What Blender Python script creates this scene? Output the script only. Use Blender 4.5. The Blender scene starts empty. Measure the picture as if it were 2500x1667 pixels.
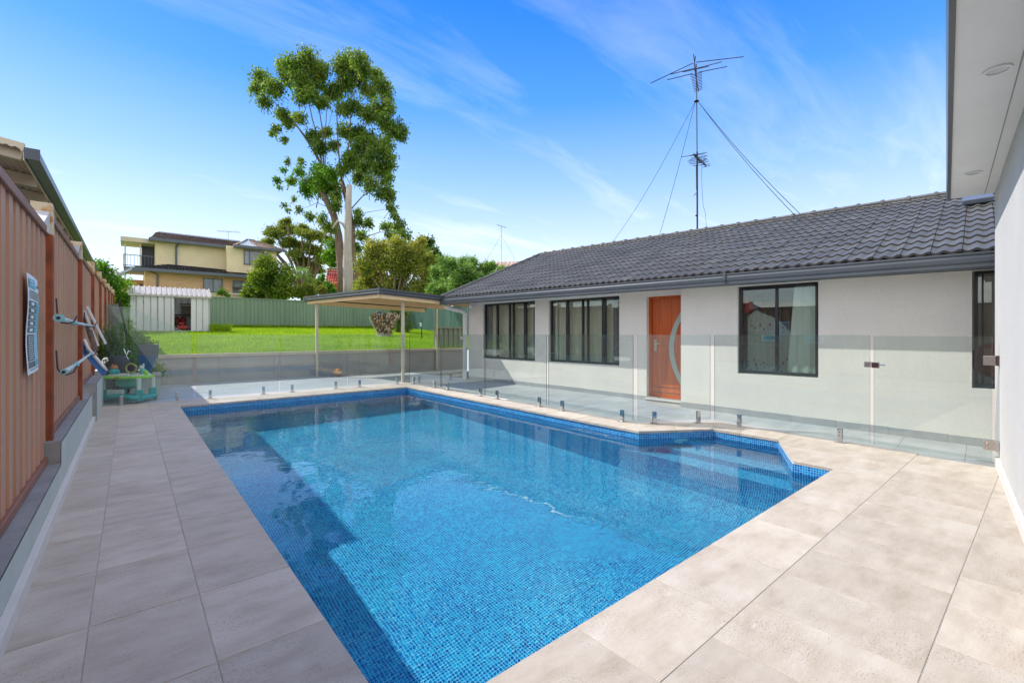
import bpy, math, random
import numpy as np
from mathutils import Vector
sc = bpy.context.scene
C = sc.collection
R = math.radians
# ------------------------------------------------------------------ camera
CAM_H = 1.28
cam = bpy.data.cameras.new("camera")
camo = bpy.data.objects.new("camera", cam)
C.objects.link(camo)
camo.location = (0, 0, CAM_H)
camo.rotation_euler = (R(90), 0, R(-40))
cam.sensor_width = 36
cam.lens = 1110.8 / 2500 * 36
cam.shift_y = (814.2 - 833.5) / 2500
cam.clip_start = .05
cam.clip_end = 2000
sc.camera = camo
# ------------------------------------------------------------------ sun and sky
SUN = Vector((-.56, .87, 1.0)).normalized()
lamp = bpy.data.lights.new("sun", 'SUN')
lamp.energy = 2.8
lamp.angle = R(.5)
lamp.color = (1, .955, .89)
lamp.cycles.is_caustics_light = True
lo = bpy.data.objects.new("sun", lamp)
C.objects.link(lo)
lo.location = (-20, 30, 40)
lo.rotation_euler = SUN.to_track_quat('Z', 'Y').to_euler()
world = bpy.data.worlds.new("World")
sc.world = world
world.use_nodes = True


class NT:
    """tiny node helper"""
    def __init__(s, nt): s.nt = nt
    def n(s, typ, **kw):
        nd = s.nt.nodes.new(typ)
        for k, v in kw.items():
            if k.startswith('i_'):
                nd.inputs[k[2:].replace('_', ' ')].default_value = v
            else:
                setattr(nd, k, v)
        return nd
    def l(s, a, b): s.nt.links.new(a, b)
    def math(s, op, a, b=None, c=None, clamp=False):
        nd = s.nt.nodes.new('ShaderNodeMath'); nd.operation = op; nd.use_clamp = clamp
        for i, x in enumerate((a, b, c)):
            if x is None: continue
            if isinstance(x, (int, float)): nd.inputs[i].default_value = x
            else: s.l(x, nd.inputs[i])
        return nd.outputs[0]
    def ramp(s, fac, stops, interp='LINEAR'):
        nd = s.nt.nodes.new('ShaderNodeValToRGB'); nd.color_ramp.interpolation = interp
        el = nd.color_ramp.elements
        while len(el) < len(stops): el.new(.5)
        for e, (p, c) in zip(el, stops):
            e.position = p
            e.color = (*c, 1) if isinstance(c, tuple) else (c, c, c, 1)
        s.l(fac, nd.inputs[0])
        return nd.outputs[0]
    def mix(s, fac, a, b, mode='MIX'):
        nd = s.nt.nodes.new('ShaderNodeMix'); nd.data_type = 'RGBA'; nd.blend_type = mode
        for i, x in ((0, fac), (6, a), (7, b)):
            if isinstance(x, (int, float)): nd.inputs[i].default_value = x
            elif isinstance(x, tuple): nd.inputs[i].default_value = (*x, 1)
            else: s.l(x, nd.inputs[i])
        return nd.outputs[2]
    def noise(s, vec, scale, detail=4, rough=.55, w=None):
        nd = s.nt.nodes.new('ShaderNodeTexNoise')
        nd.inputs['Scale'].default_value = scale; nd.inputs['Detail'].default_value = detail
        nd.inputs['Roughness'].default_value = rough
        if vec is not None: s.l(vec, nd.inputs['Vector'])
        return nd.outputs[0]
    def mapping(s, vec, scale=(1, 1, 1), rot=(0, 0, 0), loc=(0, 0, 0)):
        nd = s.nt.nodes.new('ShaderNodeMapping')
        nd.inputs['Scale'].default_value = scale; nd.inputs['Rotation'].default_value = rot
        nd.inputs['Location'].default_value = loc
        s.l(vec, nd.inputs['Vector'])
        return nd.outputs[0]


w = NT(world.node_tree)
sky = w.n('ShaderNodeTexSky', sky_type='NISHITA', sun_disc=False, sun_elevation=math.asin(SUN.z),
          sun_rotation=math.atan2(SUN.x, SUN.y), air_density=1.0, dust_density=.35, ozone_density=3.0)
bgn = world.node_tree.nodes['Background']
bgn.inputs['Strength'].default_value = .15
tc = w.n('ShaderNodeTexCoord')
sx = w.n('ShaderNodeSeparateXYZ'); w.l(tc.outputs['Generated'], sx.inputs[0])
hs = w.n('ShaderNodeHueSaturation'); hs.inputs['Saturation'].default_value = 1.32; hs.inputs['Value'].default_value = 1.0
w.l(sky.outputs[0], hs.inputs['Color'])
# thin high cloud: noise on the plane of the cloud layer
zz = w.math('MAXIMUM', sx.outputs['Z'], .03)
den = w.math('ADD', zz, .12)
px = w.math('DIVIDE', sx.outputs['X'], den); py = w.math('DIVIDE', sx.outputs['Y'], den)
cv = w.n('ShaderNodeCombineXYZ'); w.l(px, cv.inputs[0]); w.l(py, cv.inputs[1])
m1 = w.mapping(cv.outputs[0], scale=(.55, 1.9, 1), rot=(0, 0, R(62)), loc=(3.1, 1.7, 0))
wn = w.n('ShaderNodeTexNoise'); wn.inputs['Scale'].default_value = .8; wn.inputs['Detail'].default_value = 3
w.l(m1, wn.inputs['Vector'])
wv = w.n('ShaderNodeVectorMath', operation='SCALE'); w.l(wn.outputs['Color'], wv.inputs[0]); wv.inputs['Scale'].default_value = 1.3
wa = w.n('ShaderNodeVectorMath', operation='ADD'); w.l(m1, wa.inputs[0]); w.l(wv.outputs[0], wa.inputs[1])
n1 = w.noise(wa.outputs[0], .9, 8, .62)
cl = w.ramp(n1, [(.53, 0.0), (.78, 1.0)])
low = w.ramp(sx.outputs['Z'], [(.0, 1.2), (.22, 1.0), (.34, .42), (.8, .22)])
fac = w.math('MULTIPLY', cl, low)
hz = w.ramp(sx.outputs['Z'], [(.0, .62), (.12, .38), (.3, .1), (.5, 0.0)])
tint = w.mix(1.0, hs.outputs[0], (.80, .93, 1.10), 'MULTIPLY')
grad = w.ramp(sx.outputs['Z'], [(.0, (.92, .93, .95)), (.16, (.70, .79, .93)), (.31, (.33, .53, .90)), (.45, (.085, .31, .86)), (.60, (.02, .19, .78)), (1.0, (.02, .16, .6))])
gs = w.n('ShaderNodeVectorMath', operation='SCALE'); w.l(grad, gs.inputs[0]); gs.inputs['Scale'].default_value = 4.9
c1 = w.mix(.82, tint, gs.outputs[0])
c2 = w.mix(w.math('MULTIPLY', fac, .72), c1, (4.7, 4.85, 5.0))
# unseen heaped clouds added overhead and behind the viewer to whiten the fill light
dt = w.n('ShaderNodeVectorMath', operation='DOT_PRODUCT'); w.l(tc.outputs['Generated'], dt.inputs[0]); dt.inputs[1].default_value = (math.sin(R(40)), math.cos(R(40)), -.25)
far_ = w.ramp(dt.outputs['Value'], [(.22, 1.0), (.42, 0.0)])
m2 = w.mapping(cv.outputs[0], scale=(1, 1, 1), loc=(7.3, 2.2, 0))
heap = w.ramp(w.noise(m2, 1.1, 9, .56), [(.42, 0.0), (.56, 1.0)])
hf = w.math('MULTIPLY', w.math('MULTIPLY', heap, far_), w.ramp(sx.outputs['Z'], [(0, .7), (.1, 1.0)]))
c3 = w.mix(hf, c2, (6.5, 6.1, 5.6))
w.l(c3, bgn.inputs['Color'])
sc.view_settings.view_transform = 'Standard'
sc.view_settings.look = 'None'
sc.view_settings.exposure = .90
sc.cycles.max_bounces = 10
sc.cycles.transparent_max_bounces = 24
sc.cycles.caustics_refractive = True
sc.cycles.sample_clamp_indirect = 6
random.seed(7)
rng = np.random.default_rng(11)
F = (math.sin(R(40)), math.cos(R(40)))
RT = (math.cos(R(40)), -math.sin(R(40)))


def at(u, v, d):
    """world point that lies d metres ahead, seen in direction (u, v)"""
    r = (u - 1250) / 1110.8 * d
    return Vector((d * F[0] + r * RT[0], d * F[1] + r * RT[1], CAM_H + (814.2 - v) / 1110.8 * d))


# ------------------------------------------------------------------ mesh helpers
class M:
    def __init__(s): s.v = []; s.f = []; s.mi = []; s.uv = []; s.cur = 0
    def poly(s, pts, uv=None):
        b = len(s.v); s.v.extend([tuple(p) for p in pts]); s.f.append(tuple(range(b, b + len(pts)))); s.mi.append(s.cur)
        s.uv.append(uv)
        return s
    def hexa(s, p):  # 8 points: bottom 0-3 ccw, top 4-7
        b = len(s.v); s.v.extend([tuple(q) for q in p])
        for f in ((3, 2, 1, 0), (4, 5, 6, 7), (0, 1, 5, 4), (1, 2, 6, 5), (2, 3, 7, 6), (3, 0, 4, 7)):
            s.f.append(tuple(b + i for i in f)); s.mi.append(s.cur); s.uv.append(None)
        return s
    def box(s, x0, y0, z0, x1, y1, z1):
        return s.hexa([(x0, y0, z0), (x1, y0, z0), (x1, y1, z0), (x0, y1, z0), (x0, y0, z1), (x1, y0, z1), (x1, y1, z1), (x0, y1, z1)])
    def obox(s, c, ax, ay, az):
        c = Vector(c); ax = Vector(ax); ay = Vector(ay); az = Vector(az)
        P = [c + i * ax + j * ay + k * az for k in (-1, 1) for i, j in ((-1, -1), (1, -1), (1, 1), (-1, 1))]
        return s.hexa(P)
    def beam(s, a, b, wd, ht, up=(0, 0, 1)):
        a = Vector(a); b = Vector(b); d = (b - a); n = d.normalized(); u = Vector(up)
        side = n.cross(u)
        if side.length < 1e-4: side = n.cross(Vector((0, 1, 0)))
        side.normalize(); u = side.cross(n)
        return s.obox((a + b) / 2, d / 2, side * wd / 2, u * ht / 2)
    def prism(s, pts, z0, z1):
        n = len(pts)
        z0s = z0 if callable(z0) else (lambda p: z0); z1s = z1 if callable(z1) else (lambda p: z1)
        lo_ = [(p[0], p[1], z0s(p)) for p in pts]; hi = [(p[0], p[1], z1s(p)) for p in pts]
        b = len(s.v); s.v.extend(lo_ + hi)
        fs = [tuple(b + i for i in reversed(range(n))), tuple(b + n + i for i in range(n))]
        fs += [(b + i, b + (i + 1) % n, b + n + (i + 1) % n, b + n + i) for i in range(n)]
        for f in fs: s.f.append(f); s.mi.append(s.cur); s.uv.append(None)
        return s
    def tube(s, pts, r, n=8, cap=True):
        pts = [Vector(p) for p in pts]; k = len(pts)
        rs = r if isinstance(r, (list, tuple)) else [r] * k
        b = len(s.v); side = None
        for i, p in enumerate(pts):
            d = (pts[min(i + 1, k - 1)] - pts[max(i - 1, 0)]).normalized()
            ref = Vector((0, 0, 1)) if abs(d.z) < .9 else Vector((1, 0, 0))
            if side is None: side = d.cross(ref).normalized()
            else:
                side = (side - d * side.dot(d)); side = side.normalized() if side.length > 1e-6 else d.cross(ref).normalized()
            u = side.cross(d)
            for j in range(n):
                a = 2 * math.pi * j / n
                s.v.append(tuple(p + rs[i] * (math.cos(a) * side + math.sin(a) * u)))
        for i in range(k - 1):
            for j in range(n):
                j2 = (j + 1) % n
                s.f.append((b + i * n + j, b + i * n + j2, b + (i + 1) * n + j2, b + (i + 1) * n + j)); s.mi.append(s.cur); s.uv.append(None)
        if cap:
            s.f.append(tuple(b + j for j in reversed(range(n)))); s.mi.append(s.cur); s.uv.append(None)
            s.f.append(tuple(b + (k - 1) * n + j for j in range(n))); s.mi.append(s.cur); s.uv.append(None)
        return s
    def lathe(s, prof, c=(0, 0, 0), n=20, sx_=1, sy_=1):
        b = len(s.v); k = len(prof)
        for r_, z in prof:
            for j in range(n):
                a = 2 * math.pi * j / n
                s.v.append((c[0] + r_ * sx_ * math.cos(a), c[1] + r_ * sy_ * math.sin(a), c[2] + z))
        for i in range(k - 1):
            for j in range(n):
                j2 = (j + 1) % n
                s.f.append((b + i * n + j, b + i * n + j2, b + (i + 1) * n + j2, b + (i + 1) * n + j)); s.mi.append(s.cur); s.uv.append(None)
        s.f.append(tuple(b + j for j in reversed(range(n)))); s.mi.append(s.cur); s.uv.append(None)
        s.f.append(tuple(b + (k - 1) * n + j for j in range(n))); s.mi.append(s.cur); s.uv.append(None)
        return s
    def ball(s, c, r, sz=(1, 1, 1), n=12):
        k = n // 2
        prof = [(max(r * math.sin(math.pi * i / k), 1e-4) , -r * math.cos(math.pi * i / k) * sz[2]) for i in range(k + 1)]
        return s.lathe(prof, c, n, sz[0], sz[1])
    def sweep(s, prof, a, b, side, up, closed=True):
        """profile (along side, up) carried from a to b"""
        a = Vector(a); b = Vector(b); side = Vector(side); up = Vector(up)
        n = len(prof); bb = len(s.v)
        for o in (a, b):
            for x, y in prof: s.v.append(tuple(o + x * side + y * up))
        for i in range(n if closed else n - 1):
            j = (i + 1) % n
            s.f.append((bb + i, bb + j, bb + n + j, bb + n + i)); s.mi.append(s.cur); s.uv.append(None)
        if closed:
            s.f.append(tuple(bb + i for i in reversed(range(n)))); s.mi.append(s.cur); s.uv.append(None)
            s.f.append(tuple(bb + n + i for i in range(n))); s.mi.append(s.cur); s.uv.append(None)
        return s
    def corr(s, a, b, top_a, top_b, prof, period, normal, thick=.004):
        """ribbed sheet from a to b (bottom points) up to tops; prof: list of (fraction, depth)"""
        a = Vector(a); b = Vector(b); ta = Vector(top_a); tb = Vector(top_b); nn = Vector(normal)
        L = (b - a).length; cols = []
        k = 0
        while k * period < L:
            for fr, dp in prof:
                t = (k + fr) * period
                if t <= L: cols.append((t / L, dp))
            k += 1
        cols.append((1.0, prof[0][1]))
        bb = len(s.v)
        for t, dp in cols:
            for off in (0, -thick):
                s.v.append(tuple(a.lerp(b, t) + nn * (dp + off))); s.v.append(tuple(ta.lerp(tb, t) + nn * (dp + off)))
        for i in range(len(cols) - 1):
            o = bb + 4 * i
            for f in ((o, o + 4, o + 5, o + 1), (o + 2, o + 3, o + 7, o + 6), (o + 1, o + 5, o + 7, o + 3)):
                s.f.append(f); s.mi.append(s.cur); s.uv.append(None)
        return s


WL = {}


def bevel(o, wd=.004, seg=2):
    m = o.modifiers.new('bevel', 'BEVEL'); m.width = wd; m.segments = seg; m.limit_method = 'ANGLE'; m.angle_limit = R(40)
    return o


def setp(o, label=None, cat=None, group=None, kind=None):
    for k, v in (('label', label), ('category', cat), ('group', group), ('kind', kind)):
        if v: o[k] = v
    return o


def obj(name, m, mat, parent=None, label=None, cat=None, group=None, kind=None, smooth=False, bev=0, base=None):
    me = bpy.data.meshes.new(name)
    if parent is not None: org = WL[parent.name]
    elif base is not None: org = Vector(base)
    elif kind == 'structure': org = Vector((0, 0, 0))
    else:
        a = np.array(m.v); lo_, hi = a.min(0), a.max(0)
        org = Vector(((lo_[0] + hi[0]) / 2, (lo_[1] + hi[1]) / 2, lo_[2]))
    me.from_pydata([(x - org.x, y - org.y, z - org.z) for x, y, z in m.v], [], m.f)
    for mm in (mat if isinstance(mat, (list, tuple)) else [mat]): me.materials.append(mm)
    if any(m.mi): me.polygons.foreach_set('material_index', m.mi)
    if any(u is not None for u in m.uv):
        ul = me.uv_layers.new(name='UVMap'); arr = []
        for f, u in zip(m.f, m.uv):
            for i in range(len(f)): arr.extend(u[i] if u is not None else (0, 0))
        ul.data.foreach_set('uv', arr)
    if smooth: me.polygons.foreach_set('use_smooth', [True] * len(me.polygons))
    me.update()
    o = bpy.data.objects.new(name, me); C.objects.link(o)
    if parent is not None:
        o.parent = parent; WL[o.name] = org.copy()
    else:
        o.location = org; WL[o.name] = org.copy()
    if bev: bevel(o, bev)
    return setp(o, label, cat, group, kind)


def thing(name, loc, label, cat, group=None):
    o = bpy.data.objects.new(name, None); o.empty_display_size = .1; C.objects.link(o); o.location = loc
    WL[o.name] = Vector(loc)
    return setp(o, label, cat, group)


def dup(root, loc, label=None):
    c = root.copy(); C.objects.link(c); c.location = loc
    for ch in list(root.children):
        d = ch.copy(); C.objects.link(d); d.parent = c
        for g in list(ch.children):
            e = g.copy(); C.objects.link(e); e.parent = d
    if label: c['label'] = label
    return c


# ------------------------------------------------------------------ materials
def mat(name, col, rough=.6, metal=0, var=.12, scale=3, bump=0, bscale=40, spec=None, island=0, streak=None, coat=0, speck=0):
    m = bpy.data.materials.new(name); m.use_nodes = True
    t = NT(m.node_tree); b = m.node_tree.nodes['Principled BSDF']
    g = t.n('ShaderNodeTexCoord'); vec = g.outputs['Object']
    if streak: vec2 = t.mapping(vec, scale=streak)
    else: vec2 = vec
    n = t.noise(vec2, scale, 5)
    lo_ = tuple(c * (1 - var) for c in col); hi = tuple(min(1, c * (1 + var)) for c in col)
    cc = t.ramp(n, [(.3, lo_), (.7, hi)])
    if speck:
        cc = t.mix(1.0, cc, t.ramp(t.noise(vec, 75, 3, .7), [(.3, 1 - speck), (.7, 1 + speck * .6)]), 'MULTIPLY')
        cc = t.mix(1.0, cc, t.ramp(t.noise(t.mapping(vec, scale=(1.5, 1.5, .25)), 1.3, 5, .6), [(.3, .965), (.7, 1.02)]), 'MULTIPLY')
    if island:
        ge = t.n('ShaderNodeNewGeometry')
        rr = t.ramp(ge.outputs['Random Per Island'], [(0, 1 - island), (1, 1 + island)])
        cc = t.mix(1.0, cc, rr, 'MULTIPLY')
    t.l(cc, b.inputs['Base Color'])
    b.inputs['Roughness'].default_value = rough; b.inputs['Metallic'].default_value = metal
    if spec is not None: b.inputs['Specular IOR Level'].default_value = spec
    if coat: b.inputs['Coat Weight'].default_value = coat
    if bump:
        n2 = t.noise(vec, bscale, 6, .6)
        bp = t.n('ShaderNodeBump'); bp.inputs['Strength'].default_value = bump; bp.inputs['Distance'].default_value = .01
        t.l(n2, bp.inputs['Height']); t.l(bp.outputs[0], b.inputs['Normal'])
    return m


def leafmat(name, a, b_, c_=None, trans=.35):
    m = bpy.data.materials.new(name); m.use_nodes = True
    t = NT(m.node_tree); b = m.node_tree.nodes['Principled BSDF']; out = m.node_tree.nodes['Material Output']
    ge = t.n('ShaderNodeNewGeometry'); g = t.n('ShaderNodeTexCoord')
    n = t.noise(g.outputs['Object'], .55, 3)
    f = t.math('ADD', t.math('MULTIPLY', ge.outputs['Random Per Island'], .5), t.math('MULTIPLY_ADD', n, 1.0, -.25), clamp=True)
    stops = [(.15, a), (.6, b_)] + ([(.9, c_)] if c_ else [])
    cc = t.ramp(f, stops)
    t.l(cc, b.inputs['Base Color']); b.inputs['Roughness'].default_value = .5; b.inputs['Specular IOR Level'].default_value = .35
    tr = t.n('ShaderNodeBsdfTranslucent'); t.l(t.mix(1.0, cc, (1.5, 1.45, .6), 'MULTIPLY'), tr.inputs['Color'])
    mx = t.n('ShaderNodeMixShader'); mx.inputs[0].default_value = trans
    t.l(b.outputs[0], mx.inputs[1]); t.l(tr.outputs[0], mx.inputs[2]); t.l(mx.outputs[0], out.inputs['Surface'])
    return m


def travertine():
    m = bpy.data.materials.new('travertine'); m.use_nodes = True
    t = NT(m.node_tree); b = m.node_tree.nodes['Principled BSDF']
    ge = t.n('ShaderNodeNewGeometry'); P = ge.outputs['Position']; rnd = ge.outputs['Random Per Island']
    off = t.n('ShaderNodeVectorMath', operation='SCALE'); cb = t.n('ShaderNodeCombineXYZ')
    t.l(rnd, cb.inputs[0]); t.l(rnd, cb.inputs[1]); t.l(cb.outputs[0], off.inputs[0]); off.inputs['Scale'].default_value = 37
    ad = t.n('ShaderNodeVectorMath', operation='ADD'); t.l(P, ad.inputs[0]); t.l(off.outputs[0], ad.inputs[1]); V = ad.outputs[0]
    streak = t.noise(t.mapping(V, scale=(1.4, 3.6, 1), rot=(0, 0, R(14))), 2.2, 9, .68)
    base = t.ramp(streak, [(.22, (.375, .31, .235)), (.5, (.515, .45, .365)), (.78, (.63, .575, .49))])
    blot = t.noise(V, 2.6, 4)
    base = t.mix(t.ramp(blot, [(.48, 0.0), (.70, .55)]), base, (.64, .59, .51))
    white = t.ramp(t.noise(t.mapping(V, scale=(1.5, 5, 1), rot=(0, 0, R(20))), 2.2, 5, .7), [(.66, 0.0), (.72, .55)])
    base = t.mix(white, base, (.72, .69, .64))
    base = t.mix(1.0, base, t.ramp(rnd, [(0, (.88, .87, .86)), (1, (1.06, 1.05, 1.04))]), 'MULTIPLY')
    pits = t.noise(t.mapping(V, scale=(1, 2.0, 1)), 75, 4, .65)
    where = t.ramp(t.noise(V, 3.2, 2), [(.42, 0.0), (.62, 1.0)])
    pm = t.math('MULTIPLY', t.ramp(pits, [(.57, 0.0), (.63, 1.0)]), where)
    fine = t.ramp(t.noise(V, 220, 2), [(.3, .88), (.7, 1.08)])
    base = t.mix(1.0, base, fine, 'MULTIPLY')
    base = t.mix(t.math('MULTIPLY', pm, .45), base, (.22, .17, .13))
    t.l(base, b.inputs['Base Color'])
    b.inputs['Roughness'].default_value = .62
    bp = t.n('ShaderNodeBump'); bp.inputs['Strength'].default_value = .5; bp.inputs['Distance'].default_value = .003
    t.l(t.math('SUBTRACT', t.math('MULTIPLY', fine, .3), pm), bp.inputs['Height']); t.l(bp.outputs[0], b.inputs['Normal'])
    return m


def mosaic():
    m = bpy.data.materials.new('blue_mosaic'); m.use_nodes = True
    t = NT(m.node_tree); b = m.node_tree.nodes['Principled BSDF']
    uv = t.n('ShaderNodeUVMap'); uv.uv_map = 'UVMap'
    sc_ = t.mapping(uv.outputs[0], scale=(1 / .0235, 1 / .0235, 1))
    fl = t.n('ShaderNodeVectorMath', operation='FLOOR'); t.l(sc_, fl.inputs[0])
    fr = t.n('ShaderNodeVectorMath', operation='FRACTION'); t.l(sc_, fr.inputs[0])
    wn_ = t.n('ShaderNodeTexWhiteNoise'); wn_.noise_dimensions = '3D'; t.l(fl.outputs[0], wn_.inputs['Vector'])
    big = t.noise(uv.outputs[0], 2.2, 3)
    f = t.math('ADD', t.math('ADD', t.math('MULTIPLY', wn_.outputs['Value'], .75), .12), t.math('MULTIPLY', t.math('SUBTRACT', big, .5), .7))
    col = t.ramp(f, [(-.0, (.001, .042, .25)), (.25, (.002, .10, .36)), (.5, (.002, .175, .46)), (.78, (.003, .255, .55)), (1, (.014, .35, .63))])
    s_ = t.n('ShaderNodeSeparateXYZ'); t.l(fr.outputs[0], s_.inputs[0])
    dx = t.math('ABSOLUTE', t.math('SUBTRACT', s_.outputs[0], .5)); dy = t.math('ABSOLUTE', t.math('SUBTRACT', s_.outputs[1], .5))
    g = t.math('MAXIMUM', dx, dy)
    gm = t.ramp(g, [(.415, 0.0), (.44, 1.0)])
    base = t.mix(gm, col, (.28, .58, .78))
    t.l(base, b.inputs['Base Color'])
    t.l(t.ramp(g, [(.44, .18), (.46, .7)]), b.inputs['Roughness'])
    bp = t.n('ShaderNodeBump'); bp.inputs['Strength'].default_value = .4; bp.inputs['Distance'].default_value = .002
    t.l(t.math('SUBTRACT', 1.0, gm), bp.inputs['Height']); t.l(bp.outputs[0], b.inputs['Normal'])
    return m


def watermat():
    m = bpy.data.materials.new('pool_water'); m.use_nodes = True
    t = NT(m.node_tree); b = m.node_tree.nodes['Principled BSDF']
    b.inputs['Base Color'].default_value = (.46, 1.0, .86, 1); b.inputs['Transmission Weight'].default_value = 1
    b.inputs['Roughness'].default_value = 0; b.inputs['IOR'].default_value = 1.27
    ge = t.n('ShaderNodeNewGeometry'); P = ge.outputs['Position']
    area = t.ramp(t.noise(P, .55, 2), [(.42, .15), (.62, 1.0)])
    n = t.noise(t.mapping(P, scale=(1, 1.5, 1), rot=(0, 0, R(25))), 5.5, 4, .5)
    n2 = t.noise(P, 1.4, 3)
    h = t.math('ADD', t.math('MULTIPLY', t.math('MULTIPLY', n, .35), area), n2)
    bp = t.n('ShaderNodeBump'); bp.inputs['Strength'].default_value = .11; bp.inputs['Distance'].default_value = .05
    t.l(h, bp.inputs['Height']); t.l(bp.outputs[0], b.inputs['Normal'])
    return m


def glassmat(name, tint=(.86, .93, .90), refl=1.0, rough=0.0, dirt=0):
    m = bpy.data.materials.new(name); m.use_nodes = True
    t = NT(m.node_tree); out = m.node_tree.nodes['Material Output']
    m.node_tree.nodes.remove(m.node_tree.nodes['Principled BSDF'])
    tr = t.n('ShaderNodeBsdfTransparent'); tr.inputs[0].default_value = (*tint, 1)
    gl = t.n('ShaderNodeBsdfGlossy'); gl.inputs['Roughness'].default_value = rough; gl.inputs['Color'].default_value = (.93, .98, .96, 1)
    ge = t.n('ShaderNodeNewGeometry'); dt_ = t.n('ShaderNodeVectorMath', operation='DOT_PRODUCT')
    t.l(ge.outputs['Incoming'], dt_.inputs[0]); t.l(ge.outputs['Normal'], dt_.inputs[1])
    inv = t.math('SUBTRACT', 1.0, t.math('ABSOLUTE', dt_.outputs['Value']), clamp=True)
    sch = t.math('ADD', t.math('MULTIPLY', t.math('POWER', inv, 5.0), .96), .04)
    mx = t.n('ShaderNodeMixShader'); t.l(t.math('MULTIPLY', sch, refl, clamp=True), mx.inputs[0])
    t.l(tr.outputs[0], mx.inputs[1]); t.l(gl.outputs[0], mx.inputs[2])
    fin = mx.outputs[0]
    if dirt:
        df = t.n('ShaderNodeBsdfDiffuse'); df.inputs[0].default_value = (.72, .82, .78, 1)  # pale diffuse stands in for the milky veil of reflected light
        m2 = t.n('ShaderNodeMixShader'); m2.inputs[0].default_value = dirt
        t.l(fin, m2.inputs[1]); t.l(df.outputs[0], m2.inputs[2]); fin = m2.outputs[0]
    t.l(fin, out.inputs['Surface'])
    return m


def brickmat():
    m = bpy.data.materials.new('orange_brick'); m.use_nodes = True
    t = NT(m.node_tree); b = m.node_tree.nodes['Principled BSDF']
    g = t.n('ShaderNodeTexCoord'); s_ = t.n('ShaderNodeSeparateXYZ'); t.l(g.outputs['Object'], s_.inputs[0])
    cb = t.n('ShaderNodeCombineXYZ'); t.l(t.math('ADD', s_.outputs[0], s_.outputs[1]), cb.inputs[0]); t.l(s_.outputs[2], cb.inputs[1])
    br = t.n('ShaderNodeTexBrick'); br.inputs['Scale'].default_value = 1
    br.inputs['Brick Width'].default_value = .46; br.inputs['Row Height'].default_value = .16; br.inputs['Mortar Size'].default_value = .018
    br.inputs['Color1'].default_value = (.66, .36, .16, 1); br.inputs['Color2'].default_value = (.76, .46, .23, 1); br.inputs['Mortar'].default_value = (.5, .42, .32, 1)
    t.l(cb.outputs[0], br.inputs['Vector']); t.l(br.outputs[0], b.inputs['Base Color']); b.inputs['Roughness'].default_value = .85
    return m


def tiled(name, col, row=.33, colw=.3, vec='Object'):
    m = mat(name, col, .55, var=.18, scale=2)
    return m


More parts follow.
